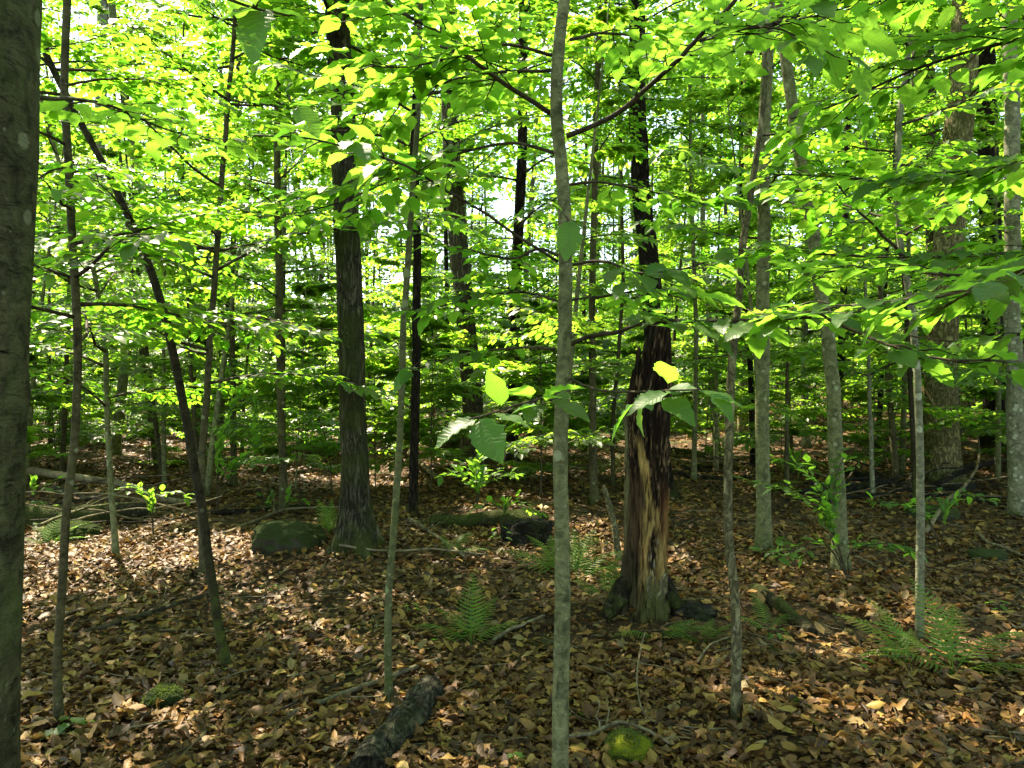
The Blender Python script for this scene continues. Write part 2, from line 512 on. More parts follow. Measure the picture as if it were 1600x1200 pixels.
B_FLAKE = bark_rough('flaky_bark', (0.17, 0.150, 0.075), (0.33, 0.30, 0.16), vscale=(22, 22, 11), moss=0.4, depth=0.012, mossz=.5)
B_YELLOW = bark_rough('yellow_birch_bark', (0.17, 0.145, 0.065), (0.40, 0.35, 0.17), vscale=(13, 13, 6), moss=0.55, depth=0.010)
TWIG = bark_smooth('twig_bark', (0.050, 0.038, 0.026), (0.10, 0.08, 0.055), lich=0.2, green=0.15, mossh=0)
TWIG_PALE = bark_smooth('weathered_twig_bark', (0.16, 0.125, 0.085), (0.30, 0.25, 0.18), lich=0.3, green=0.1, mossh=0)
B_STICKM = bark_smooth('mossy_stick_bark', (0.07, 0.065, 0.04), (0.15, 0.14, 0.08), lich=.5, green=.6, mossh=0)
B_STICKD = bark_smooth('dark_stick_bark', (0.035, 0.028, 0.022), (0.085, 0.068, 0.05), lich=.2, green=.15, mossh=0)
B_LOG = bark_rough('mossy_log_bark', (0.035, 0.030, 0.018), (0.09, 0.08, 0.05), vscale=(14, 14, 14), moss=.9, depth=0.02, mossz=0)
B_WORN = bark_rough('worn_log_wood', (0.030, 0.030, 0.020), (0.12, 0.115, 0.075), vscale=(16, 9, 16), moss=0.35, depth=0.02, mossz=0)
B_DEADWOOD = bark_rough('wet_dead_wood', (0.022, 0.018, 0.013), (0.06, 0.055, 0.045), vscale=(14, 14, 14), moss=0.45, depth=0.015, mossz=0)

MOSS_TUFT = leaf_mat('moss_tuft', (0.020, 0.034, 0.005), (0.055, 0.064, 0.007), (0.1, .18, .02), (.2, .26, .03), tfac=.3, rough=.8)
MOSS_DARK = leaf_mat('dark_moss_tuft', (0.012, 0.022, 0.004), (0.030, 0.042, 0.008), (0.1, .18, .02), (.15, .2, .03), tfac=.3, rough=.8)

def rock_mat(name, a, b_, mossc, amount):
    m, nt, out = new_mat(name)
    tc, _ = objcoord(nt)
    c = mixc(nt, noise(nt, tc, 12, 5), a, b_)
    ge = nt.nodes.new('ShaderNodeNewGeometry')
    sp = nt.nodes.new('ShaderNodeSeparateXYZ'); nt.links.new(ge.outputs['Normal'], sp.inputs[0])
    mm = math_(nt, 'MULTIPLY', math_(nt, 'SUBTRACT', math_(nt, 'ADD', math_(nt, 'MULTIPLY', sp.outputs['Z'], 0.4), noise(nt, tc, 7, 5)), 0.95 - amount), 5, clamp=True)
    c = mixc(nt, mm, c, mixc(nt, noise(nt, tc, 50, 3), mossc, [k * 2.2 for k in mossc]))
    p = nt.nodes.new('ShaderNodeBsdfPrincipled')
    nt.links.new(c, p.inputs['Base Color']); p.inputs['Roughness'].default_value = 0.95; p.inputs['Specular IOR Level'].default_value = 0.08
    nt.links.new(bump(nt, noise(nt, tc, 140, 5, 0.8), 1.0, 0.02), p.inputs['Normal'])
    nt.links.new(p.outputs[0], out.inputs[0])
    return m
ROCK = rock_mat('mossy_rock', (0.030, 0.028, 0.018), (0.075, 0.070, 0.045), (0.020, 0.028, 0.008), 0.55)
MOSSY = rock_mat('bright_moss', (0.020, 0.030, 0.006), (0.03, 0.045, 0.01), (0.085, 0.100, 0.006), 0.42)
MOSSD = rock_mat('dark_moss', (0.05, 0.05, 0.03), (0.08, 0.08, 0.05), (0.012, 0.020, 0.004), 0.6)

# ------------------------------------------------------------------ leaf templates
def leaf_hi(seed=0, ns=12, curl=0.22, fold=0.22):
    """a beech leaf: 12 stations, toothed edge, folded along the midrib"""
    r = np.random.default_rng(seed)
    t = np.linspace(0, 1, ns)
    w = (0.265 + .02 * r.normal()) * np.sin(np.pi * t ** 0.80) ** 0.82 * (1 - .25 * t ** 4)
    w[0] = 0.010; w[-1] = 0.002
    V, U = [], []
    ph = r.uniform(0, 6)
    for i, (a, b) in enumerate(zip(t, w)):
        for s_ in (-1, 0, 1):
            y = s_ * b * (1 + (.07 if (i + (s_ > 0)) % 2 else -.05) + .05 * r.normal())
            z = fold * abs(y) - curl * a * a + (0.022 * math.sin(a * 10 + ph + s_) + (0.010 if i % 2 else -0.010)) * abs(s_) + .012 * r.normal() * abs(s_)
            V.append((a + .02 * abs(s_), y, z)); U.append((a, y))
    Q = []
    for i in range(ns - 1):
        for j in range(2):
            k = i * 3 + j
            Q.append((k, k + 3, k + 4, k + 1))
    return np.array(V), None, np.array(Q), np.array(U)

def leaf_mid(curl=0.2, fold=0.25):
    V = [(0, 0, 0)]
    for a, w in ((0.3, 0.27), (0.68, 0.24)):
        for s in (-1, 0, 1):
            V.append((a, s * w, fold * abs(s * w) - curl * a * a))
    V.append((1, 0, -curl))
    V = np.array(V)
    T = np.array([(0, 2, 1)[::-1], (0, 3, 2)[::-1], (4, 5, 7)[::-1], (5, 6, 7)[::-1]])
    T = np.array([(0, 1, 2)[::-1], (0, 2, 3)[::-1], (4, 7, 5)[::-1], (5, 7, 6)[::-1]])
    Q = np.array([(1, 4, 5, 2)[::-1], (2, 5, 6, 3)[::-1]])
    return V, T, Q, V[:, :2].copy()

def leaf_low():
    V = np.array([(0, 0, 0), (0.48, -0.29, 0.03), (0.48, 0.29, 0.03), (1, 0, -0.14)])
    return V, np.array([(0, 1, 3), (0, 3, 2)]), None, V[:, :2].copy()

def leaf_dead(seed):
    """a dry leaf, folded, rolled or nearly flat: 6 stations, 3 across"""
    r = np.random.default_rng(seed)
    t = np.array([0, 0.15, 0.38, 0.62, 0.84, 1.0])
    w = np.array([0.015, 0.17, 0.29, 0.27, 0.15, 0.004]) * r.uniform(0.75, 1.15)
    curl = r.uniform(-0.25, 0.35); fold = (0.05, 0.9, 0.15, 0.5, -0.3, 1.6, 0.25, -0.6, 0.1, 2.2, .35, 0.0)[seed % 12]; tw = r.uniform(-1.1, 1.1)
    V, U = [], []
    for a, b in zip(t, w):
        sh = 1 / math.sqrt(1 + fold * fold)
        for s_ in (-1, 0, 1):
            y = s_ * b * sh
            z = fold * sh * b * abs(s_) - curl * (a - 0.5) ** 2 + (0.035 * r.normal() if s_ else 0.012 * r.normal()) + tw * (a - 0.5) * s_ * b
            V.append((a - .5, y, z)); U.append((a, s_ * b))
    Q = []
    for i in range(5):
        for j in range(2):
            k = i * 3 + j
            Q.append((k, k + 3, k + 4, k + 1))
    V = np.array(V); V[:, 2] -= V[:, 2].min()
    return V, None, np.array(Q), np.array(U)

def leaf_lobed(seed):
    """a dry maple leaf: a crumpled fan of lobes"""
    r = np.random.default_rng(seed)
    n = 15
    a = np.linspace(-2.7, 2.7, n)
    rr = np.where(np.arange(n) % 3 == 1, 0.56, 0.34) * r.uniform(.85, 1.15, n) * np.interp(np.abs(a), [0, 1.2, 2.7], [1.15, 1.0, .62])
    V = np.stack([np.cos(a) * rr, np.sin(a) * rr, 0.10 * r.normal(0, 1, n) + .12 * np.sin(a * 2 + seed)], 1)
    V = np.vstack([[0, 0, 0], V]); V[:, 2] -= V[:, 2].min()
    T = np.array([(0, i, i + 1) for i in range(1, n)])
    return V, T, None, V[:, :2].copy()

def leaf_torn(seed):
    """a dry leaf torn across"""
    V, T, Q, U = leaf_dead(seed)
    Q = Q[2:8] if seed % 2 else Q[:6]
    V = V.copy(); V[:, 0] += .02 * np.random.default_rng(seed).normal(0, 1, len(V))
    return V, T, Q, U

def scatter(g, tpl, pos, dr, nr, size, mat, rnd):
    V, T, Q, U = tpl
    n, k = len(pos), len(V)
    if n == 0: return
    X = unit(dr)
    Z = unit(nr - (nr * X).sum(1, keepdims=True) * X)
    Y = np.cross(Z, X)
    W = pos[:, None, :] + size[:, None, None] * (V[None, :, 0:1] * X[:, None] + V[None, :, 1:2] * Y[:, None] + V[None, :, 2:3] * Z[:, None])
    off = (np.arange(n) * k)[:, None, None]
    TT = None if T is None else (T[None] + off).reshape(-1, 3)
    QQ = None if Q is None else (Q[None] + off).reshape(-1, 4)
    g.add(W.reshape(-1, 3), TT, QQ, mat, np.repeat(rnd, k), np.tile(U, (n, 1)))

# ------------------------------------------------------------------ sprays of beech leaves
def grow_twigs(path, r, L_side, step, leaf, start=0.15, plane_n=(0, 0, 1), sub=True, droop=0.15):
    """side twigs and leaves along a path; returns twig polylines and leaf arrays"""
    twigs, LP, LD, LN, LS = [], [], [], [], []
    seg = np.linalg.norm(np.diff(path, axis=0), axis=1)
    cum = np.concatenate([[0], np.cumsum(seg)])
    L = cum[-1]
    def at(s):
        p = np.array([np.interp(s, cum, path[:, k]) for k in range(3)])
        q = np.array([np.interp(min(s + 0.02, L), cum, path[:, k]) for k in range(3)])
        q0 = np.array([np.interp(max(s - 0.02, 0), cum, path[:, k]) for k in range(3)])
        return p, unit(q - q0)
    pn = np.array(plane_n, float)
    def leaves_on(pts, s0=0.0, sp=0.042):
        sg = np.linalg.norm(np.diff(pts, axis=0), axis=1); c = np.concatenate([[0], np.cumsum(sg)])
        s = s0 + sp * r.uniform(0.5, 1.2); side = 1 if r.random() < .5 else -1
        while s < c[-1]:
            p = np.array([np.interp(s, c, pts[:, k]) for k in range(3)])
            d = unit(pts[-1] - pts[0]); w = np.cross(pn, d)
            a = math.radians(r.uniform(35, 65)) * side
            dd = d * math.cos(a) + w * math.sin(a) + np.array([0, 0, r.uniform(-0.26, 0.10)])
            if r.random() > 0.10:
                LP.append(p); LD.append(dd); LN.append(pn + r.normal(0, 0.19, 3)); LS.append(leaf * r.uniform(0.7, 1.15))
            s += sp * r.uniform(0.75, 1.35); side = -side
        LP.append(pts[-1]); LD.append(unit(pts[-1] - pts[-2]) + np.array([0, 0, -0.15])); LN.append(pn + r.normal(0, 0.22, 3)); LS.append(leaf * r.uniform(0.85, 1.2))
    s = start * L; side = 1 if r.random() < .5 else -1
    while s < L * 0.97:
        p, d = at(s)
        w = np.cross(pn, d)
        f = s / L
        ln = L_side * (1.0 - 0.65 * f) * r.uniform(0.55, 1.2)
        a = math.radians(r.uniform(38, 62)) * side
        dd = unit(d * math.cos(a) + w * math.sin(a) + np.array([0, 0, r.uniform(-0.12, 0.14)]))
        k = 5
        tt = np.linspace(0, 1, k)[:, None]
        bend = unit(d) * 0.18 * ln * tt ** 2 + np.array([0, 0, -droop]) * ln * tt ** 2 + r.normal(0, 0.012, (k, 3)) * tt
        pts = p + dd * ln * tt + bend
        twigs.append((pts, 0.0022 + 0.004 * ln, 0.0011))
        leaves_on(pts, 0.02)
        if sub and ln > 0.3:
            for q in np.arange(0.3, 0.85, 0.16 / ln * 0.7):
                pp = np.array([np.interp(q, tt[:, 0], pts[:, c]) for c in range(3)])
                sd = 1 if r.random() < .5 else -1
                w2 = np.cross(pn, dd); l2 = ln * r.uniform(0.22, 0.42) * (1.1 - 0.5 * q)
                d2 = unit(dd * 0.72 + w2 * 0.68 * sd)
                p2 = pp + d2 * l2 * np.linspace(0, 1, 3)[:, None]
                twigs.append((p2, 0.0016, 0.001)); leaves_on(p2, 0.015)
        s += step * r.uniform(0.7, 1.35); side = -side
    return twigs, np.array(LP), np.array(LD), np.array(LN), np.array(LS)

def make_spray(name, L, seed, leaf=0.085, lod='mid', Ls=0.42, step=0.11):
    r = np.random.default_rng(seed)
    t = np.linspace(0, 1, 9)[:, None]
    path = np.concatenate([t * L, 0.05 * L * np.sin(t * 3 + r.uniform(0, 6)) + r.normal(0, 0.006, (9, 1)), -0.10 * L * t ** 2 + 0.03 * L * np.sin(t * 5 + r.uniform(0, 6))], 1)
    path -= path[0]
    tw, LP, LD, LN, LS = grow_twigs(path, r, Ls * L, step * .8, leaf, start=0.12)
    g = Geo()
    V, T, Q = tube(path, np.linspace(0.006 + 0.006 * L, 0.002, 9), 5)
    g.add(V, T, Q, 0)
    for pts, a, b in tw:
        V, T, Q = tube(pts, np.linspace(a, b, len(pts)), 3, caps=False)
        g.add(V, None, Q, 0)
    scatter(g, leaf_mid() if lod == 'mid' else leaf_low(), LP, LD, LN, LS, 1, r.random(len(LP)))
    return g.mesh(name, [TWIG, LEAF if lod == 'mid' else LEAF_FAR])

SPRAYS = [make_spray('spray', L, 100 + i, 0.102) for i, L in enumerate((0.9, 1.05, 1.2, 1.35, 1.5, 1.1, 1.3, 1.6, 1.0, 1.45))]

def add_branches(tree, curve, z0, z1, n, seed, lo=0.7, hi=1.25, taper=True, azim=None):
    """sprays as branch parts on a trunk curve (world coordinates); tree sits at the trunk's base"""
    r = np.random.default_rng(seed)
    base = np.array(tree.location)
    zs = np.sort(r.uniform(z0, z1, n))
    a0 = r.uniform(0, 6.28)
    for i, z in enumerate(zs):
        c = np.array([np.interp(z + base[2], curve[:, 2], curve[:, k]) for k in range(3)])
        az = (a0 + i * 2.4 + r.normal(0, 0.4)) if azim is None else math.radians(r.uniform(*azim))
        sc = r.uniform(lo, hi) * (1.0 - 0.35 * (z - z0) / max(z1 - z0, 0.1) if taper else 1)
        o = link('branch', SPRAYS[int(r.integers(len(SPRAYS)))], tree, c - base,
                 Euler((r.normal(0, 0.15), -math.radians(r.uniform(2, 28)), az), 'XYZ'), sc)

# ------------------------------------------------------------------ the ground
def grid_axis(lo, hi, step0, c, grow):
    out = [c]
    x, s = c, step0
    while x < hi:
        x += s; out.append(x); s *= grow
    x, s = c, step0
    while x > lo:
        x -= s; out.insert(0, x); s *= grow
    return np.array(out)
gx = grid_axis(-220, 220, 0.08, 0.0, 1.026)
gy = grid_axis(-160, 260, 0.08, 3.5, 1.024)
X, Y = np.meshgrid(gx, gy)
Z = H(X, Y) + (vnoise(X * 9, Y * 9, 0, 5) - 0.5) * 0.03 * (1 - sstep(8, 14, np.hypot(X, Y)))
nx, ny = len(gx), len(gy)
ii = (np.arange(ny - 1)[:, None] * nx + np.arange(nx - 1)[None, :])
gg = Geo()
gg.add(np.stack([X, Y, Z], -1).reshape(-1, 3), None, np.stack([ii, ii + 1, ii + nx + 1, ii + nx], -1).reshape(-1, 4))
ground = link('ground', gg.mesh('ground', [SOIL]))
tag(ground, 'gently rising forest floor of dark soil under brown leaf litter', kind='structure')

# leaf litter: dry leaves lying on the soil, real curled leaves; the largest in the photo are single objects
DEADT = [leaf_dead(s) for s in range(12)] + [leaf_lobed(s) for s in range(4)] + [leaf_torn(s) for s in range(20, 24)]
def litter_zone(y0, y1, dens, size, tpls, seed, lift=0.02, big=False):
    r = np.random.default_rng(seed)
    area = 0.75 * (y1 ** 2 - y0 ** 2) + 2.4 * (y1 - y0)
    n = int(area * dens)
    y = np.sqrt(r.uniform(y0 ** 2, y1 ** 2, n))
    x = r.uniform(-1, 1, n) * (0.75 * y + 1.2)
    keep = r.random(n) < np.clip((fbm(x * 1.3, y * 1.3, 0, 3, 31) - .26) * 3.4, .42, 1)
    x, y = x[keep], y[keep]; n = len(x)
    z = H(x, y) + r.uniform(0.0, lift, n)
    th = r.uniform(0, 2 * np.pi, n)
    tilt = 0.27
    dr = np.stack([np.cos(th), np.sin(th), r.normal(0, tilt, n)], 1)
    nr = np.stack([r.normal(0, tilt, n), r.normal(0, tilt, n), np.ones(n)], 1)
    sz = size * (0.28 + 1.15 * r.random(n) ** 1.7)
    # colour: brown on the right front, more tan and yellow on the left and where the floor is open
    dry = fbm(x * 0.8, y * 0.8, 0, 3, 77) + np.where(x < 0.2, 0.10, -0.03) * (y < 6)
    c = r.random(n)
    c = np.clip(c ** np.clip(2.7 - 3.4 * (dry - 0.34), 0.7, 4.0), 0, 0.98)
    return np.stack([x, y, z], 1), dr, nr, sz, c

lit = Geo()
for args in ((1.9, 4.2, 2000, 0.068, 1), (4.2, 8.0, 1150, 0.072, 2), (8.0, 15.0, 340, 0.10, 3)):
    pos, dr, nr, sz, c = litter_zone(args[0], args[1], args[2], args[3], None, 40 + args[4], 0.035)
    which = RN.integers(0, len(DEADT), len(pos))
    for k, tpl in enumerate(DEADT):
        s = which == k
        if args[4] == 2 and k % 2:
            tpl = leaf_mid((.3, -.3)[k % 4 // 2], (.5, .1, .9)[k % 3])
        if args[4] == 3:
            tpl = leaf_low() if k % 2 else leaf_mid(0.5, 0.5)
        scatter(lit, tpl, pos[s], dr[s], nr[s], sz[s], 0, c[s])
for y0_, y1_, dn, sd_ in ((1.9, 4.5, 1900, 71), (4.5, 8.5, 500, 72)):   # broken bits of older leaves
    pos, dr, nr, sz, c = litter_zone(y0_, y1_, dn, 0.030, None, sd_, 0.03)
    scatter(lit, leaf_low(), pos, dr, nr + RN.normal(0, .4, nr.shape), sz, 0, c * .62)
pos, dr, nr, sz, c = litter_zone(15, 34, 95, 0.15, None, 55, 0.03)
scatter(lit, leaf_low(), pos, dr, nr, sz, 0, c)
# broken twigs among the leaves
for k in range(900):
    y = math.sqrt(random.uniform(2.3 ** 2, 9 ** 2)); x = random.uniform(-1, 1) * (0.75 * y + .5)
    a = random.uniform(0, 6.28); L = random.uniform(0.05, 0.42)
    t = np.linspace(-0.5, 0.5, 5)
    xs, ys = x + np.cos(a) * L * t + RN.normal(0, .008, 5), y + np.sin(a) * L * t + RN.normal(0, .008, 5)
    pts = np.stack([xs, ys, H(xs, ys) + 0.02 + random.uniform(0, .03)], 1)
    V, T, Q = tube(pts, np.linspace(0.004, 0.0015, 5) * random.uniform(.6, 1.5), 4)
    lit.add(V, T, Q, 1)
lo = link('leaf_litter', lit.mesh('leaf_litter', [DEAD, TWIG_PALE], smooth=True), ground)
lo['kind'] = 'stuff'

dmesh = []
for k in range(12):
    g = Geo(); V, T, Q, U = DEADT[k]
    g.add(V, T, Q, 0, 0.0, U); dmesh.append(g.mesh('fallen_leaf', [DEAD]))
r = np.random.default_rng(91)
for k in range(300):
    y = math.sqrt(r.uniform(2.4 ** 2, 4.6 ** 2)); x = r.uniform(-1, 1) * 0.7 * y
    o = link('fallen_leaf', dmesh[k % 12], ground, (x, y, float(H(x, y)) + 0.035 + r.uniform(0, 0.02)),
             Euler((r.normal(0, .25), r.normal(0, .25), r.uniform(0, 6.28))), r.uniform(0.06, 0.11))

# ------------------------------------------------------------------ trunks
LAND = []     # landmarks for the labels of the trees between them: (photo x, short name)

def trunk_curve(pts, base, top_z, n, lean=None):
    """pts: photo pixels from base to top at the base's distance; extended upward to top_z"""
    P3 = [np.array([base[0], base[1], base[2] - 0.12])]
    for q in pts[1:]:
        d = base[1] + (q[2] if len(q) > 2 else 0.0)
        P3.append(P(q[0], q[1], d))
    a, b = P3[-2], P3[-1]
    dv = unit(b - a); dv = unit(dv * np.array([0.6, 0.6, 1.0]))
    if b[2] < top_z:
        P3.append(b + dv * (top_z - b[2]) / max(dv[2], 0.5))
    A = np.array(P3)
    o = np.argsort(A[:, 2]); A = A[o]
    fz = np.linspace(A[0, 2], A[-1, 2], 900)
    wdt = max(3, int(0.16 / (fz[1] - fz[0])))
    ker = np.hanning(wdt * 2 + 3); ker /= ker.sum(); pad = len(ker) // 2
    xs = []
    for k in (0, 1):
        v = np.interp(fz, A[:, 2], A[:, k])
        v = np.convolve(np.pad(v, pad, mode='reflect', reflect_type='odd'), ker, 'valid')
        xs.append(v)
    z = np.linspace(A[0, 2], A[-1, 2], n)
    r_ = np.random.default_rng(int(abs(base[0]) * 977) + 3)
    return np.stack([np.interp(z, fz, xs[0]), np.interp(z, fz, xs[1]), z], 1)

def tree(name, pts, w, label, cat, mat, top_z=8.0, wtop=None, sides=14, flare=0.35, rough=0.05, fissure=0.0,
         rings=None, land=None, group=None, taper_top=0.45, base=None, knots=0):
    base = G(*pts[0][:2]) if base is None else base
    d = base[1]
    n = rings or int((top_z - base[2]) / 0.12) + 12
    c = trunk_curve(pts, base, top_z, n)
    if d > 1.6: w = w * 0.86; wtop = (wtop or w * .8) * 0.88
    r0 = w / 2 * d / F
    if 1.6 < d < 11:
        kz = c[:, 2] * 1.7; am = min(0.55 * r0, .022) * sstep(0, 1.0, c[:, 2] - base[2])
        c = c + np.stack([am * (fbm(kz, base[0] * 7, 0, 3, 61) - .5) * 2, am * (fbm(kz, base[0] * 7, 9, 3, 62) - .5) * 2, 0 * kz], 1)
    zt = P(0, pts[-1][1], d)[2]
    r1 = (wtop or w * 0.7) / 2 * d / F
    rad = np.interp(c[:, 2], [base[2], max(zt, base[2] + 1), top_z], [r0, r1, r1 * taper_top])
    zz = c[:, 2] - base[2]
    ph = random.uniform(0, 6)
    lobes = random.choice((3, 4, 5))
    sd = random.randint(0, 999)
    kn = [(random.uniform(0.3, 4.5), random.uniform(0, 6.28)) for _ in range(knots)]
    def rf(th, s, p):
        z = (p[:, 2] - base[2])[:, None]
        f = 1 + flare * np.exp(-np.maximum(z, 0) / (0.08 + r0 * 1.1)) * (1 + 0.6 * np.cos(lobes * th + ph))
        f = f + rough * (fbm(np.cos(th) * 1.2 + 5, np.sin(th) * 1.2, z * 3.0, 3, sd) - 0.5) * 2
        if fissure > 0:
            k = 1 / 0.030
            q = fbm(np.cos(th) * r0 * k + 9, np.sin(th) * r0 * k, z * 6.5, 2, sd + 5)
            f = f - fissure * (1 - np.clip(np.abs(q * 2 - 1) * 5, 0, 1))
        for kz, ka in kn:
            f = f + (0.007 / r0) * np.exp(-((z - kz) / 0.022) ** 2) * np.clip(np.cos(th - ka), 0, 1) ** 10
        return f
    g = Geo()
    V, T, Q = tube(c, rad, sides, rf, upright=True)
    root = empty(name, base)
    g.add(V - base, T, Q, 0)
    link('trunk', g.mesh('trunk', [mat]), root)
    tag(root, label, cat, group)
    if land: LAND.append((pts[min(2, len(pts) - 1)][0], land))
    return root, c

BR = {}
def T_(key, *a, **k):
    BR[key] = tree(*a, **k)
    return BR[key]

# near trunk at the left edge: base below the frame
b1 = np.array([(-128 - 800) / F * 1.5, 1.5, float(H(-1.2, 1.5))])
T_('edge', 'beech_tree', [(-128, 1500), (-122, 1200), (-108, 800), (-92, 400), (-78, 0)], 250, 'thick shaded beech trunk cut off by the left edge of the view',
   'tree', B_BIG, top_z=11, wtop=245, sides=64, rough=0.035, base=b1, rings=220, land='big edge beech', knots=14)
# the dark curved leaning sapling
T_('curved', 'beech_sapling', [(365, 1048), (345, 1000), (325, 870), (302, 725), (280, 600), (262, 510), (236, 425), (170, 270), (112, 165), (68, 80)], 17,
   'dark curved sapling leaning to the left with a green base', 'tree', B_DARK, top_z=5.2, wtop=13, sides=14, land='dark curved sapling', rough=0.09, flare=0.2)
T_('left', 'beech_sapling', [(95, 1135), (88, 1040), (100, 900), (104, 800), (118, 700), (122, 600), (120, 500), (108, 250), (100, 130), (106, 0)], 15,
   'crooked grey sapling just right of the thick edge trunk', 'tree', B_DIM, top_z=6.5, wtop=13, sides=14, land='crooked grey sapling', rough=0.12, flare=0.25)
T_('leftthin', 'beech_sapling', [(183, 872), (172, 740), (168, 640), (164, 530), (148, 430), (120, 345), (72, 190)], 11,
   'thin pale pole behind the crooked sapling, bending left at its top', 'tree', B_BEECH, top_z=6.5, wtop=7, sides=10, land='thin pale pole')
T_('behindcurve', 'maple_sapling', [(320, 900), (315, 790), (318, 680), (326, 560), (335, 430), (346, 300), (350, 240), (366, 70)], 15,
   'slim sapling with tan base rising behind the dark curved sapling', 'tree', B_DIM, top_z=9, wtop=8, sides=10, land='tan-based sapling')
# big furrowed tree left of centre
T_('big', 'maple_tree', [(560, 858), (556, 780), (551, 640), (545, 430), (537, 240), (530, 60), (527, 0)], 50,
   'stout furrowed dark tree with flared mossy roots beside the low rock', 'tree', B_ROUGH, top_z=15, wtop=42, sides=110, flare=0.9, fissure=0.07, rings=420, rough=0.05, land='stout furrowed tree')
T_('mossy', 'beech_sapling', [(612, 1108), (606, 1045), (606, 930), (616, 810), (625, 690), (628, 590), (631, 480), (637, 380), (645, 270), (652, 200), (655, 80)], 14,
   'thin pole with mossy green bark in front of the slender black trunk', 'tree', B_MOSSY, top_z=5.5, wtop=10, sides=14, land='mossy green pole', rough=0.10, flare=0.25)
T_('black', 'maple_sapling', [(645, 808), (648, 700), (649, 600), (652, 480), (652, 380), (648, 240), (652, 90)], 17,
   'slender black trunk between the stout furrowed tree and the central sapling', 'tree', B_ROUGH2, top_z=11, wtop=13, sides=20, land='slender black trunk')
T_('central', 'beech_sapling', [(873, 1262), (878, 1050), (883, 900), (877, 720), (879, 560), (882, 440), (876, 290), (867, 180), (873, 80), (885, 0)], 31,
   'smooth grey-green sapling running the full height in the middle', 'tree', B_BEECH, top_z=5.6, wtop=21, sides=32, rings=200, rough=0.05, flare=0.12, land='central smooth sapling', knots=9, taper_top=0.6)
T_('brown', 'maple_sapling', [(928, 788), (926, 650), (926, 500), (926, 400), (930, 250), (936, 70)], 14,
   'slim straight brown trunk just right of the central sapling', 'tree', B_DIM, top_z=12, wtop=10, sides=14, land='slim brown trunk', flare=0.8)
T_('behind', 'oak_tree', [(1030, 778), (1028, 660), (1026, 560), (1016, 430), (1000, 290), (996, 150), (994, 0)], 42,
   'tall dark rough tree rising right behind the broken snag', 'tree', B_ROUGH2, top_z=16, wtop=28, sides=72, fissure=0.07, rings=300, flare=0.6, land='tall dark tree')
T_('crooked', 'hornbeam_sapling', [(1150, 1125), (1150, 1000), (1147, 920), (1136, 850), (1137, 700), (1141, 600), (1152, 510), (1161, 430), (1161, 385), (1174, 320), (1190, 200)], 19,
   'crooked sapling with flaky yellowish bark, right of the broken snag', 'tree', B_FLAKE, top_z=5.0, wtop=11, sides=24, rough=0.16, flare=0.15, land='crooked flaky sapling')
T_('straight', 'beech_tree', [(1194, 862), (1193, 700), (1192, 560), (1194, 400), (1194, 250), (1200, 60)], 26,
   'straight smooth grey tree just right of the crooked flaky sapling', 'tree', B_BEECH, top_z=12, wtop=20, sides=28, flare=0.35, land='straight grey tree', knots=6)
T_('leaning', 'beech_tree', [(1316, 898), (1308, 760), (1301, 620), (1292, 520), (1272, 390), (1254, 290), (1236, 170), (1220, 20)], 27,
   'smooth grey tree leaning left behind the leafy low shrub', 'tree', B_BEECH, top_z=12, wtop=19, sides=28, flare=0.4, land='leaning grey tree', knots=6)
T_('pale', 'beech_sapling', [(1436, 1003), (1438, 860), (1438, 700), (1434, 570), (1426, 480), (1408, 380), (1402, 280), (1406, 180), (1424, 60)], 15,
   'slim pale sapling with lichen spots, ferns at its foot', 'tree', B_PALE, top_z=6.5, wtop=9, sides=16, rough=0.08, flare=0.12, land='slim pale sapling')
T_('birch', 'birch_tree', [(1472, 752), (1470, 640), (1472, 520), (1480, 400), (1492, 260), (1505, 120), (1510, 0)], 56,
   'yellowish peeling-barked tree with green moss behind the slim pale sapling', 'tree', B_YELLOW, top_z=16, wtop=44, sides=40, flare=0.3, land='mossy yellowish tree')
T_('birch2', 'maple_tree', [(1482, 690), (1478, 600), (1470, 480), (1462, 330), (1446, 130), (1440, 0)], 42,
   'wide brown tree half hidden behind the yellowish peeling tree', 'tree', B_OLD, top_z=17, wtop=30, sides=30, flare=0.5)
T_('rdark', 'oak_tree', [(1556, 708), (1554, 600), (1550, 450), (1546, 300), (1540, 100), (1538, 0)], 38,
   'dark furrowed tree far back near the right edge', 'tree', B_ROUGH2, top_z=17, wtop=30, sides=40, flare=0.45, land='dark right tree')
T_('redge', 'beech_tree', [(1592, 808), (1586, 640), (1583, 480), (1582, 330), (1580, 120), (1578, 0)], 29,
   'grey beech with white lichen bands at the right edge', 'tree', B_PALE, top_z=13, wtop=23, sides=28, flare=0.25, land='right edge beech', knots=6)
T_('farbig', 'hemlock_tree', [(742, 722), (738, 620), (728, 500), (716, 380), (706, 250), (700, 60)], 38,
   'broad brown-barked old tree far back, left of the central sapling', 'tree', B_OLD, top_z=19, wtop=30, sides=44, flare=0.75, fissure=0.06, rings=220, land='old brown tree')
T_('midl', 'maple_tree', [(800, 728), (801, 620), (808, 400), (816, 240), (818, 0)], 22,
   'dark mid-sized trunk in the distance directly left of the central sapling', 'tree', B_ROUGH2, top_z=16, wtop=16, sides=18, flare=0.6)
T_('l440', 'maple_sapling', [(444, 800), (440, 660), (437, 520), (433, 300), (432, 0)], 15,
   'upright brown trunk left of the stout furrowed tree, above the low rock', 'tree', B_DIM, top_z=12, wtop=11, sides=12, land='upright brown trunk')
T_('l365', 'beech_sapling', [(366, 760), (364, 620), (362, 480), (368, 260), (372, 120)], 12,
   'slim brown trunk close right of the tan-based sapling', 'tree', B_DIM, top_z=11, wtop=8, sides=10)
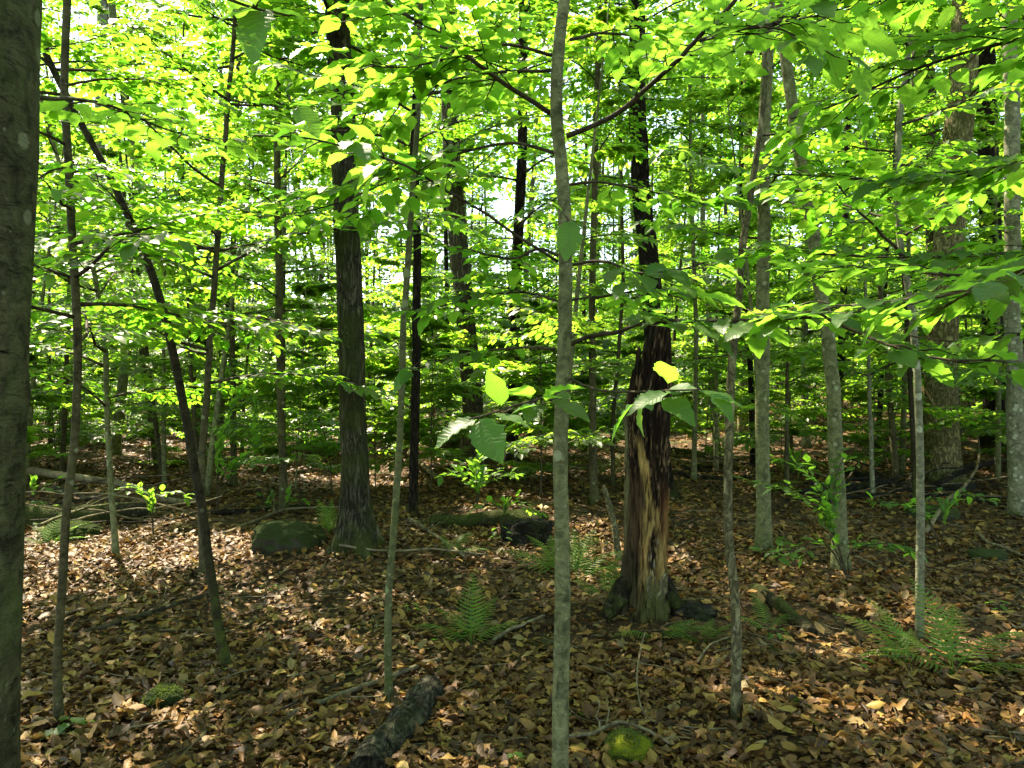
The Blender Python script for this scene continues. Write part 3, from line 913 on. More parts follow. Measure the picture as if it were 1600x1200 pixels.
T_('r1085', 'beech_sapling', [(1084, 752), (1086, 640), (1088, 520), (1080, 300), (1078, 150)], 10,
   'thin greenish pole in the gap right of the broken snag', 'tree', B_BEECH, top_z=9, wtop=6, sides=10)
T_('r1120', 'beech_sapling', [(1122, 712), (1112, 610), (1108, 500), (1098, 380), (1098, 200)], 13,
   'pale leaning pole farther back in the gap right of the broken snag', 'tree', B_PALE, top_z=11, wtop=8, sides=10)
T_('r1165', 'birch_tree', [(1160, 690), (1162, 610), (1165, 500), (1168, 300)], 20,
   'sunlit yellow trunk far back behind the crooked flaky sapling', 'tree', B_YELLOW, top_z=15, wtop=16, sides=14)
T_('r1258', 'beech_tree', [(1260, 700), (1258, 640), (1256, 560), (1262, 400)], 14,
   'far small trunk with white base between the straight and the leaning grey trees', 'tree', B_PALE, top_z=13, wtop=10, sides=12)
T_('r1360', 'beech_sapling', [(1364, 780), (1360, 660), (1357, 560), (1350, 420)], 9,
   'very thin grey pole right of the leaning grey tree, by the brush pile', 'tree', B_PALE, top_z=6.5, wtop=5, sides=8)
T_('r1372', 'beech_sapling', [(1370, 705), (1376, 620), (1378, 540), (1384, 440)], 11,
   'thin dark stem between the leaning grey tree and the slim pale sapling', 'tree', B_ROUGH2, top_z=10, wtop=7, sides=8)
T_('r1412', 'beech_sapling', [(1408, 740), (1412, 650), (1414, 560), (1418, 460)], 11,
   'thin grey-green pole immediately left of the slim pale sapling', 'tree', B_BEECH, top_z=9, wtop=8, sides=8)
T_('r1390', 'beech_sapling', [(1432, 800), (1424, 640), (1412, 420), (1396, 270), (1404, 180), (1436, 60), (1460, -40)], 9,
   'thin dark bending stem that crosses the top of the slim pale sapling', 'tree', B_DARK, top_z=6.5, wtop=7, sides=10)
T_('l150', 'beech_tree', [(98, 690), (112, 600), (140, 450), (150, 330), (158, 150), (160, 40)], 24,
   'tall pale grey tree far back at the upper left, against the sky gap', 'tree', B_PALE, top_z=19, wtop=18, sides=16)
T_('l215', 'beech_tree', [(178, 712), (196, 560), (214, 400), (212, 260), (200, 180), (180, 60)], 18,
   'bowed greyish tree far back, right of the sky gap', 'tree', B_BEECH, top_z=18, wtop=13, sides=14)
T_('r1240', 'maple_sapling', [(1312, 735), (1310, 640), (1314, 560), (1318, 460)], 14,
   'dark reddish trunk peeking out right behind the leaning grey tree', 'tree', B_ROUGH2, top_z=12, wtop=12, sides=12)
T_('c912', 'beech_sapling', [(914, 705), (914, 600), (912, 480), (914, 330), (916, 240)], 8,
   'pencil thin dark stem between the central sapling and the slim brown trunk', 'tree', B_DARK, top_z=8.5, wtop=5, sides=8)
T_('c958', 'beech_sapling', [(958, 760), (957, 660), (966, 560), (974, 440), (972, 350)], 8,
   'pencil thin brown stem just left of the broken snag', 'tree', B_DIM, top_z=8.5, wtop=6, sides=8)
T_('c1160', 'maple_sapling', [(1178, 730), (1172, 560), (1158, 420), (1158, 260)], 11,
   'thin dark trunk half hidden behind the straight smooth grey tree', 'tree', B_ROUGH2, top_z=10, wtop=9, sides=10)
T_('l700', 'maple_sapling', [(700, 690), (700, 560), (697, 400)], 10,
   'small dark trunk far back between the black trunk and the old brown tree', 'tree', B_ROUGH2, top_z=13, wtop=8, sides=10)

bank = Geo()
r = np.random.default_rng(17)
for key, (t_, c_) in BR.items():
    b = np.array(t_.location)
    if not 1.8 < b[1] < 11: continue
    rad = float(np.abs(t_.children[0].bound_box[0][0])) * .5 + .02
    n = int(40 + 260 * rad)
    a = r.uniform(0, 2 * np.pi, n); q = np.minimum(rad, .16) * .8 + np.abs(r.normal(0, .09, n))
    x, y = b[0] + np.cos(a) * q, b[1] + np.sin(a) * q
    z = H(x, y) + .05 * np.exp(-(q - .03) / .07) * r.uniform(.3, 1.2, n) + .015
    out_ = np.stack([np.cos(a), np.sin(a), np.full(n, 1.8)], 1) + r.normal(0, .35, (n, 3))
    for k in range(len(DEADT)):
        m_ = r.integers(0, len(DEADT), n) == k
        if m_.any(): scatter(bank, DEADT[k], np.stack([x, y, z], 1)[m_], r.normal(0, 1, (int(m_.sum()), 3)) * [1, 1, .3], out_[m_], r.uniform(.04, .085, int(m_.sum())), 0, r.random(int(m_.sum())) ** 1.6 * .95)
bo = link('leaf_bank', bank.mesh('leaf_bank', [DEAD]), ground)
bo['kind'] = 'stuff'

# ------------------------------------------------------------------ branches of the saplings
def BRN(key, *a, **k):
    t, c = BR[key]
    add_branches(t, c, *a, **k)
BRN('curved', 1.9, 4.4, 16, 201, lo=.55, hi=.9)
BRN('left', 1.45, 2.7, 10, 202, lo=.6, hi=1.0)
BRN('left', 3.6, 5.6, 5, 282, lo=.4, hi=.7)
BRN('leftthin', 1.3, 5.8, 34, 203)
BRN('behindcurve', 1.5, 7.0, 34, 204, lo=.8, hi=1.25)
BRN('mossy', 2.3, 5.0, 9, 205, lo=.5, hi=.85)
BRN('black', 2.6, 8.5, 24, 206)
BRN('brown', 2.2, 9, 22, 207)
BRN('crooked', 2.1, 4.8, 7, 208, lo=.45, hi=.75)
BRN('straight', 2.6, 9, 18, 209)
BRN('leaning', 2.6, 9, 18, 210)
BRN('pale', 2.0, 6.2, 24, 211, lo=.55, hi=.95)
BRN('redge', 2.4, 9, 18, 212, lo=.8, hi=1.3)
for i, k in enumerate(('l440', 'l365', 'r1085', 'r1120', 'r1372', 'r1412', 'r1240', 'c912', 'c958', 'c1160', 'l700')):
    BRN(k, 1.3, 8.0, 24, 220 + i, lo=.8, hi=1.35)
for i, k in enumerate(('r1360', 'r1390')):
    BRN(k, 1.4, 6.0, 24, 240 + i, lo=.6, hi=1.0)
BRN('l150', 2.5, 5.5, 12, 249, lo=1, hi=1.6)
BRN('l215', 2.5, 6, 16, 248, lo=1, hi=1.6)
for i, k in enumerate(( 'r1165', 'r1258', 'midl')):
    BRN(k, 2.5, 12.5, 46, 250 + i, lo=1.1, hi=1.9, taper=False)
for i, k in enumerate(('farbig', 'birch', 'birch2', 'rdark')):
    BRN(k, 4.5, 15, 26, 260 + i, lo=1.2, hi=2.1, taper=False)
BRN('big', 3.6, 12, 26, 270, lo=1.0, hi=1.7)
BRN('l440', 3.0, 7.5, 14, 290, lo=.9, hi=1.5)
BRN('l365', 2.5, 6.5, 14, 291, lo=.9, hi=1.4)
BRN('l215', 4, 14, 18, 292, lo=1.2, hi=2.0)
BRN('mossy', 3.2, 5.2, 6, 293, lo=.7, hi=1.1)
BRN('behind', 4.0, 12, 22, 271, lo=1.0, hi=1.6)

# ------------------------------------------------------------------ near branches with single leaves
LEAFHI = []
for k in range(5):
    V, T, Q, U = leaf_hi(k, curl=(0.06, 0.14, 0.24, 0.10, 0.18)[k], fold=(0.12, 0.25, 0.3, 0.18, 0.35)[k])
    g = Geo(); g.add(V, T, Q, 0, 0.35, U)
    LEAFHI.append(g.mesh('leaf', [LEAF_NEAR]))
LEAF_COUNT = {}

def near_branch(tree_key, pts, r0, r1, side, leaf, seed, start=0.15, step=0.10, objs=True, mat=None, parent=None):
    root = BR[tree_key][0]
    base = np.array(root.location)
    r = np.random.default_rng(seed)
    raw = np.array([P(*q) for q in pts])
    path = smooth_path(raw, max(10, len(pts) * 5))
    path += np.cumsum(r.normal(0, 0.0012, path.shape), 0)
    tw, LP, LD, LN, LS = grow_twigs(path, r, side * 1.1, step * .72 if side > .1 else step, leaf * 1.06, start=start, sub=side > 0.2, droop=0.08)
    g = Geo()
    V, T, Q = tube(path - base, np.linspace(r0, r1, len(path)), 8,
                   lambda th, s, p: 1 + 0.18 * (vnoise(s * 40, np.cos(th) * 2, np.sin(th) * 2, seed) - 0.5))
    g.add(V, T, Q, 0)
    for q, a, b in tw:
        V, T, Q = tube(smooth_path(q, 7) - base, np.linspace(a, b, 7), 4)
        g.add(V, T, Q, 0)
    br = link('branch', g.mesh('branch', [mat or TWIG]), root)
    n = LEAF_COUNT.get(tree_key, 0)
    near = np.argsort(LP[:, 1] - LS * 8)
    keep = near[:max(0, 300 - n)]
    LEAF_COUNT[tree_key] = n + len(keep)
    for i in keep:
        X = unit(LD[i]); Z = unit(LN[i] - (LN[i] @ X) * X); Yv = np.cross(Z, X)
        M = Matrix(((X[0], Yv[0], Z[0], 0), (X[1], Yv[1], Z[1], 0), (X[2], Yv[2], Z[2], 0), (0, 0, 0, 1)))
        o = link('leaf', LEAFHI[int(r.integers(5))], br, LP[i] - base, M.to_euler(), float(LS[i]))
    rest = near[len(keep):]
    if len(rest):
        g = Geo()
        scatter(g, leaf_hi(3), LP[rest] - base, LD[rest], LN[rest], LS[rest], 0, r.random(len(rest)))
        f = link('foliage', g.mesh('foliage', [LEAF_NEAR]), br)
        f['kind'] = 'stuff'
    return br

def leaf_at(br, tree_key, a, b, da, db, wide=1.0, nrm=(0, -.5, .85), k=1):
    root = BR[tree_key][0]; base = np.array(root.location)
    p, q = P(a[0], a[1], da), P(b[0], b[1], db)
    L = np.linalg.norm(q - p); X = (q - p) / L
    Z0 = np.array(nrm, float); Zv = unit(Z0 - (Z0 @ X) * X); Yv = np.cross(Zv, X)
    M = Matrix(((X[0], Yv[0], Zv[0], 0), (X[1], Yv[1], Zv[1], 0), (X[2], Yv[2], Zv[2], 0), (0, 0, 0, 1)))
    link('leaf', LEAFHI[k], br, p - base, M.to_euler(), (L, L * wide, L))

# the central sapling
C = 'central'
near_branch(C, [(885, 212, 2.8), (960, 180, 2.75), (1010, 140, 2.7), (1060, 95, 2.6), (1100, 50, 2.5), (1150, 0, 2.4), (1190, -60, 2.3)], .011, .006, .34, .095, 301, start=.32)
near_branch(C, [(1092, 62, 2.5), (1170, 40, 2.3), (1250, 25, 2.15), (1330, 5, 2.0)], .005, .002, .28, .10, 302, start=.1)
near_branch(C, [(1095, 64, 2.5), (1160, 50, 2.3), (1210, 45, 2.1), (1280, 70, 2.0)], .005, .002, .25, .10, 303, start=.2)
near_branch(C, [(862, 178, 2.8), (800, 138, 2.75), (740, 95, 2.7), (680, 50, 2.65), (610, 10, 2.6), (560, -40, 2.55)], .010, .005, .42, .095, 304, start=.2)
near_branch(C, [(866, 88, 2.8), (800, 72, 2.75), (740, 82, 2.7), (670, 100, 2.7), (600, 105, 2.7), (540, 90, 2.7)], .007, .002, .42, .095, 305, start=.15)
near_branch(C, [(862, 110, 2.8), (760, 112, 2.9), (690, 130, 3.0), (610, 165, 3.05), (540, 185, 3.1), (480, 190, 3.1)], .007, .002, .42, .095, 306, start=.15)
near_branch(C, [(892, 62, 2.8), (940, 50, 2.9), (1010, 60, 3.0), (1080, 70, 3.1)], .007, .002, .35, .09, 307, start=.25)
near_branch(C, [(886, 540, 2.8), (920, 525, 2.75), (960, 518, 2.65), (1010, 500, 2.5), (1090, 494, 2.3), (1190, 489, 2.1), (1270, 484, 1.95)], .009, .0035, .20, .10, 308, start=.3, step=.08)
b_ = near_branch(C, [(872, 408, 2.8), (820, 375, 2.75), (760, 335, 2.65), (700, 300, 2.5), (640, 262, 2.3), (560, 235, 2.1), (480, 216, 1.95), (400, 210, 1.85)], .006, .0022, .17, .10, 309, start=.2, step=.12)
leaf_at(b_, C, (463, 166), (498, 210), 1.95, 1.92, 1.1, (.3, -.9, .4), 1)
leaf_at(b_, C, (555, 232), (500, 226), 2.1, 2.05, 1.3, (0, -.6, .8), 2)
near_branch(C, [(872, 400, 2.8), (840, 390, 2.85), (800, 405, 2.95), (740, 395, 3.05), (660, 370, 3.1)], .006, .002, .25, .085, 310, start=.3)
near_branch(C, [(890, 414, 2.8), (945, 408, 2.7), (990, 425, 2.6), (1050, 420, 2.45), (1110, 405, 2.35)], .006, .002, .20, .10, 311, start=.35, step=.08)
near_branch(C, [(868, 546, 2.8), (820, 545, 2.85), (760, 550, 2.9), (690, 565, 2.95), (640, 580, 3.0)], .006, .002, .20, .082, 312, start=.25)
b_ = near_branch(C, [(872, 600, 2.8), (868, 625, 2.3), (850, 628, 1.85), (812, 634, 1.55), (765, 648, 1.42), (738, 655, 1.38)], .005, .0016, .045, .080, 313, start=.72, step=.12)
leaf_at(b_, C, (748, 655), (782, 718), 1.39, 1.33, 1.2, (-.2, -.9, .7), 1)
leaf_at(b_, C, (745, 655), (676, 684), 1.40, 1.36, .9, (0, -.35, .95), 2)
leaf_at(b_, C, (772, 646), (826, 662), 1.42, 1.38, .9, (0, -.2, 1), 0)
leaf_at(b_, C, (842, 630), (824, 654), 1.80, 1.70, .9, (0, -.5, .9), 3)
leaf_at(b_, C, (862, 626), (922, 650), 1.85, 1.78, 1.0, (.1, -.4, .9), 1)
leaf_at(b_, C, (850, 626), (888, 610), 1.85, 1.75, 1.1, (.1, -.4, .8), 4)
b_ = near_branch(C, [(888, 590, 2.8), (930, 610, 2.2), (985, 615, 1.8), (1040, 612, 1.5), (1095, 610, 1.42)], .005, .0016, .05, .085, 314, start=.75, step=.12)
leaf_at(b_, C, (1045, 612), (978, 640), 1.5, 1.46, .85, (0, -.25, .95), 1)
leaf_at(b_, C, (1036, 622), (1086, 652), 1.5, 1.43, 1.1, (0, -.7, .75), 2)
leaf_at(b_, C, (1092, 610), (1160, 630), 1.42, 1.38, .9, (0, -.25, .95), 0)
leaf_at(b_, C, (1040, 612), (1088, 604), 1.5, 1.46, 1.2, (0, -.5, .85), 3)
leaf_at(b_, C, (1110, 614), (1148, 652), 1.40, 1.36, 1.1, (.3, -.8, .5), 4)
b_ = near_branch(C, [(880, 335, 2.8), (888, 338, 2.6), (890, 345, 2.4)], .003, .0012, .03, .06, 315, start=.95)
leaf_at(b_, C, (893, 344), (884, 404), 2.4, 2.36, 1.15, (.1, -1, .2), 1)

near_branch(C, [(880, 470, 2.8), (940, 462, 2.9), (1010, 455, 3.0), (1090, 470, 3.1)], .005, .0018, .26, .085, 340, start=.3, step=.09)
near_branch(C, [(872, 470, 2.8), (810, 455, 2.9), (740, 462, 3.0), (670, 480, 3.1)], .005, .0018, .26, .085, 341, start=.25, step=.09)
near_branch(C, [(868, 240, 2.8), (800, 225, 2.9), (720, 240, 3.0), (620, 280, 3.1), (520, 320, 3.2), (450, 335, 3.2)], .007, .002, .42, .092, 342, start=.3, step=.10)
near_branch(C, [(876, 290, 2.8), (940, 285, 2.9), (1020, 300, 3.1), (1100, 320, 3.2)], .006, .002, .36, .088, 343, start=.35, step=.10)
# saplings rooted outside the frame whose sprays hang into it
def offframe(key, x, y, label):
    base = np.array([x, y, float(H(x, y))])
    c = smooth_path([base - [0, 0, .1], base + [0.05, 0.03, 1.5], base + [-0.04, 0.02, 3.2], base + [0.05, 0.1, 5.5]], 60)
    g = Geo()
    V, T, Q = tube(c, np.linspace(0.035, 0.015, 60), 14, lambda th, s, p: 1 + 0.1 * (fbm(np.cos(th), np.sin(th), s * 4, 2, 4) - .5), upright=True)
    g.add(V - base, T, Q)
    root = empty('beech_sapling', base)
    link('trunk', g.mesh('trunk', [B_BEECH]), root)
    tag(root, label, 'tree')
    BR[key] = (root, c)
offframe('right', 1.95, 1.75, 'beech sapling whose leafy sprays reach in from the right edge')
R_ = 'right'
near_branch(R_, [(2060, 330, 1.78), (1850, 330, 1.7), (1700, 375, 1.62), (1570, 430, 1.65), (1480, 456, 1.7), (1400, 468, 1.78), (1300, 480, 1.9), (1215, 496, 2.0)], .010, .0025, .30, .10, 321, start=.25, step=.075, mat=TWIG_PALE)
near_branch(R_, [(1275, 486, 1.92), (1330, 515, 1.85), (1400, 548, 1.75), (1480, 566, 1.65), (1570, 570, 1.6), (1680, 600, 1.6)], .004, .002, .14, .095, 322, start=.1, step=.09)
near_branch(R_, [(2090, 260, 1.78), (1900, 300, 1.7), (1750, 380, 1.7), (1620, 425, 1.9), (1500, 430, 2.1), (1380, 420, 2.3), (1260, 425, 2.5)], .009, .002, .32, .10, 323, start=.3, step=.09)
near_branch(R_, [(2090, 0, 1.78), (1850, 20, 2.0), (1700, 40, 2.3), (1560, 75, 2.5), (1440, 110, 2.6), (1330, 160, 2.7), (1240, 190, 2.75)], .010, .003, .55, .095, 324, start=.3, step=.10)
near_branch(R_, [(2080, 120, 1.78), (1850, 180, 2.2), (1700, 230, 2.6), (1550, 265, 2.8), (1420, 285, 2.9), (1300, 275, 3.0), (1190, 270, 3.0)], .010, .003, .55, .09, 325, start=.3, step=.10)
near_branch(R_, [(2060, -160, 1.78), (1800, -140, 2.1), (1600, -90, 2.4), (1420, -30, 2.6), (1260, 20, 2.7), (1150, 60, 2.7)], .010, .003, .5, .095, 326, start=.3, step=.11)
near_branch(R_, [(2080, 400, 1.78), (1850, 400, 2.1), (1700, 390, 2.4), (1550, 400, 2.6), (1400, 405, 2.8), (1250, 400, 3.0), (1120, 395, 3.1)], .009, .002, .42, .09, 344, start=.3, step=.10)
near_branch(R_, [(2070, 560, 1.78), (1850, 520, 2.1), (1700, 505, 2.5), (1600, 520, 2.8), (1500, 535, 3.0), (1400, 520, 3.2)], .007, .002, .25, .09, 327, start=.3, step=.12)
# sprays of the thick edge beech in the upper left
b_ = near_branch('edge', [(0, -320, 1.5), (120, -160, 1.45), (230, -70, 1.4), (320, -20, 1.38), (400, 12, 1.36), (450, 22, 1.36)], .008, .002, .10, .098, 331, start=.55, step=.085)
leaf_at(b_, 'edge', (404, 12), (334, 26), 1.36, 1.33, 1.15, (0, -.4, .9), 1)
leaf_at(b_, 'edge', (412, 14), (384, 78), 1.36, 1.30, 1.15, (-.2, -.9, .5), 2)
leaf_at(b_, 'edge', (400, 8), (350, -14), 1.36, 1.38, 1.1, (0, -.4, .9), 3)
leaf_at(b_, 'edge', (425, 16), (478, 24), 1.36, 1.36, 1.0, (0, -.15, 1), 0)
near_branch('edge', [(-20, 120, 1.55), (60, 150, 1.9), (160, 160, 2.4), (260, 200, 2.8), (380, 230, 3.2)], .008, .002, .4, .09, 333, start=.4, step=.13)

# ------------------------------------------------------------------ the broken snag
def snag():
    base = G(1004, 955)
    d = base[1]
    n, sides = 260, 200
    pts = [np.array([base[0], d, base[2] - 0.1]), P(1007, 880, d), P(1010, 760, d), P(1012, 640, d), P(1017, 500, d)]
    c = smooth_path(pts, n)
    k = d / F
    th = np.linspace(0, 2 * np.pi, sides, endpoint=False)
    u = np.cos(th)
    # jagged broken top: high on the right, stepping down on the left
    top_py = np.interp(u, [-1, -0.75, -0.45, -0.1, 0.3, 1.0], [612, 575, 552, 540, 524, 508]) + (vnoise(th * 14, 0, 0, 8) - .5) * 34 + (vnoise(th * 5, 3, 0, 8) - .5) * 30
    top_z = CAM[2] + (600 - top_py) * k
    s = np.linspace(0, 1, n)
    zc = c[:, 2]
    zz = base[2] - 0.1 + (top_z[None, :] - (base[2] - 0.1)) * s[:, None]
    cx = np.interp(zz, zc, c[:, 0]); cyy = np.interp(zz, zc, c[:, 1])
    py = 600 - (zz - CAM[2]) / k
    r = np.interp(py, [500, 640, 760, 860, 920, 960, 1000], [31, 34, 33, 33, 35, 40, 46]) * k
    uu = np.broadcast_to(u[None, :], zz.shape); tt = np.broadcast_to(th[None, :], zz.shape)
    wob = fbm(np.cos(tt) * 2, np.sin(tt) * 2, zz * 3, 3, 44) * 1.6
    fib = fbm(np.cos(tt + wob * .12) * 7 + 3, np.sin(tt + wob * .12) * 7, zz * 5.0, 4, 5)
    fine = fbm(np.cos(tt) * 24 + 3, np.sin(tt) * 24, zz * 20, 3, 6)
    blk = fbm(np.cos(tt) * 3 + 3, np.sin(tt) * 3, zz * 4.5, 3, 7)
    crack = 1 - np.clip(np.abs(fbm(np.cos(tt) * 5 + 7, np.sin(tt) * 5, zz * 2.6, 3, 12) * 2 - 1) * 9, 0, 1)
    hollow = sstep(0.35, 0.0, np.abs(uu - 0.25 + (py - 860) * 0.002)) * sstep(810, 850, py) * sstep(900, 870, py) * (np.sin(tt) < 0)
    r = r * (1 + 0.26 * (fib - .5) + 0.16 * (fine - .5) + 0.16 * (blk - 0.5) + 0.10 * np.cos(3 * tt + 1) * sstep(880, 980, py)) - hollow * 0.018
    r = r * (1 - 0.10 * crack)
    r = r * (1 - 0.12 * s[:, None] ** 14)
    V = np.stack([cx + r * np.cos(tt), cyy + r * np.sin(tt), zz], -1).reshape(-1, 3)
    i = np.arange(n - 1)[:, None] * sides; j = np.arange(sides)[None, :]; j2 = (j + 1) % sides
    Q = np.stack([i + j, i + j2, i + sides + j2, i + sides + j], -1).reshape(-1, 4)
    # rotten core, sunk below the rim
    rim = V.reshape(n, sides, 3)[-1]
    ctr = rim.mean(0)
    in1 = ctr + (rim - ctr) * 0.78 + np.array([0, 0, 0.0]); in2 = ctr + (rim - ctr) * 0.5; in2[:, 2] = rim[:, 2].min() - 0.10 + 0.03 * RN.random(sides)
    V2 = np.vstack([V, in1, in2, [ctr - [0, 0, 0.35]]])
    a = (n - 1) * sides; b_ = n * sides; c2 = b_ + sides; e = c2 + sides
    jj = np.arange(sides); j3 = (jj + 1) % sides
    Q = np.vstack([Q, np.stack([a + jj, a + j3, b_ + j3, b_ + jj], 1), np.stack([b_ + jj, b_ + j3, c2 + j3, c2 + jj], 1)])
    T = np.stack([c2 + jj, c2 + j3, np.full(sides, e)], 1)
    # wood colour, darker in cracks and hollow: black rot, bare tan wood, red-brown rot, green algae near the ground
    C = np.zeros(zz.shape + (3,))
    black = np.array([0.010, 0.0055, 0.003]); brown = np.array([0.085, 0.050, 0.024]); tan = np.array([0.44, 0.29, 0.095])
    red = np.array([0.15, 0.062, 0.020]); pale = np.array([0.30, 0.26, 0.15]); green = np.array([0.085, 0.095, 0.026])
    w = lambda m, cc, C: C * (1 - m[..., None]) + cc * m[..., None]
    C = w(np.ones_like(zz), brown, C)
    C = w(np.clip((fib - 0.50) * 6, 0, 1) * 0.4, pale * 0.35, C)
    up = sstep(0.0, 1.0, (np.interp(uu, [-1, -0.6, -0.1, 0.35, 1.0], [750, 750, 770, 815, 810]) - py + (fib - .5) * 70) / 18)
    C = w(up, black, C)
    C = w(up * np.clip((fine - 0.60) * 9, 0, 1) * np.clip((blk - .35) * 4, 0, 1), np.array([0.20, 0.13, 0.065]), C)
    C = w(up * np.clip((fib - 0.64) * 8, 0, 1) * 0.4, np.array([0.07, 0.042, 0.018]), C)
    strip = sstep(0.24, 0.08, np.abs(uu + 0.52 - (py - 690) * 0.0052 + (fib - .5) * 0.3)) * sstep(670, 710, py) * sstep(835, 800, py)
    C = w(strip, tan, C)
    bare = sstep(-0.45, -0.15, uu + (fib - .5) * .5) * sstep(782, 800, py + (fib - .5) * 50) * sstep(925, 880, py + (blk - .5) * 60)
    C = w(bare * np.clip((fib - 0.22) * 6, 0, 1), tan * 0.95, C)
    C = w(bare * np.clip((blk - 0.52) * 9, 0, 1) * 0.8, red, C)
    redb = sstep(0.35, 0.6, uu + (fib - .5) * .4) * sstep(740, 790, py) * sstep(850, 815, py)
    C = w(redb * 0.8, red, C)
    C = w(np.clip(hollow * 1.6, 0, 1) * np.clip((0.62 - fine) * 8, 0, 1), np.array([0.018, 0.014, 0.010]), C)
    C = w(np.clip(hollow * 1.6, 0, 1) * np.clip((fine - 0.60) * 8, 0, 1), np.array([0.30, 0.29, 0.24]), C)
    le = sstep(-0.93, -0.985, uu + (fib - .5) * .25) * sstep(620, 660, py)
    C = w(le * 0.8, np.array([0.17, 0.17, 0.08]), C)
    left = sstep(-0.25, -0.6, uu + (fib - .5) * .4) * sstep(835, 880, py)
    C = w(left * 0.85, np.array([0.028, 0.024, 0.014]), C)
    C = w(sstep(870, 945, py + (blk - .5) * 90) * (1 - left * .8) * 0.85, green, C)
    C = C * (0.25 + 1.3 * fine[..., None]) * (0.6 + .7 * blk[..., None]) * (1 - .85 * crack[..., None])
    C = np.vstack([C.reshape(-1, 3), np.tile([0.016, 0.011, 0.007], (2 * sides + 1, 1))])
    m, nt, out = new_mat('rotten_snag_wood')
    at = nt.nodes.new('ShaderNodeAttribute'); at.attribute_name = 'wood'
    ov, _ = objcoord(nt, (70, 70, 9)); tc, _ = objcoord(nt)
    n1 = noise(nt, ov, 1.0, 4, .65)
    cc = mixc(nt, n1, mixc(nt, 0.6, at.outputs['Color'], (0.01, 0.007, 0.004)), at.outputs['Color'])
    cc = mixc(nt, 0.35, cc, mixc(nt, noise(nt, tc, 45, 4), (0.02, 0.014, 0.01), cc))
    p = nt.nodes.new('ShaderNodeBsdfPrincipled'); nt.links.new(cc, p.inputs['Base Color']); p.inputs['Roughness'].default_value = 0.9; p.inputs['Specular IOR Level'].default_value = 0.05
    nt.links.new(bump(nt, n1, 0.8, 0.008), p.inputs['Normal']); nt.links.new(p.outputs[0], out.inputs[0])
    g = Geo(); g.add(V2 - base, T, Q)
    root = empty('broken_snag', base)
    link('rotten_trunk', g.mesh('rotten_trunk', [m], attrs={'wood': C}), root)
    # roots
    for a0, a1, w0, nm in (((974, 925), (946, 966), 26, 0), ((1034, 915), (1062, 950), 24, 1)):
        dd = d - (0.05, 0.0, 0.12, 0.16)[nm]
        q = smooth_path([P(a0[0] + (14 if nm == 0 else -10 if nm == 1 else 0), a0[1] - 14, d), P(*a0, dd), P(*a1, dd - 0.06)], 16)
        V, T, Q = tube(q, np.linspace(w0, w0 * .45, 16) * k * .8, 18, lambda th, s, p: 1 + 0.35 * (fbm(np.cos(th) * 2 + nm, np.sin(th) * 2, s * 9, 4, 3 + nm) - .5) * 2)
        g = Geo(); g.add(V - base, T, Q)
        link('root', g.mesh('root', [B_ROUGH2 if nm < 2 else B_MOSSY]), root)
    # loose plate of grey-green bark at the lower right
    outl = [(1010, 905), (1018, 898), (1028, 902), (1034, 899), (1044, 893), (1043, 925), (1036, 938), (1040, 955), (1022, 968), (1008, 965), (1012, 935)]
    F_, B_ = [], []
    for (a, b) in outl:
        pp = P(a, b, d - 0.155 + abs(a - 1012) * 0.0022); F_.append(pp); B_.append(pp + [0, 0.018, 0])
    V = np.array(F_ + B_); m_ = len(outl)
    cen = np.array(F_).mean(0) - [0, 0.012, 0]
    V = np.vstack([V, cen, cen + [0, 0.03, 0]])
    jj = np.arange(m_); j3 = (jj + 1) % m_
    T = np.vstack([np.stack([np.full(m_, 2 * m_), jj, j3], 1), np.stack([np.full(m_, 2 * m_ + 1), m_ + j3, m_ + jj], 1)])
    Q = np.stack([jj, m_ + jj, m_ + j3, j3], 1)
    g = Geo(); g.add(V - base, T, Q)
    link('bark_plate', g.mesh('bark_plate', [B_FLAKE], smooth=False), root)
    tag(root, 'broken dead snag with black rot above and bare tan wood below', 'dead tree')
    LAND.append((1010, 'broken snag'))
    return d
SNAG_D = snag()

# ------------------------------------------------------------------ things lying on the floor
def ground_path(pts, lift=0.0, n=24):
    q = []
    for p in pts:
        a = G(p[0], p[1])
        q.append(a + [0, 0, (p[2] if len(p) > 2 else lift)])
    return smooth_path(q, n)

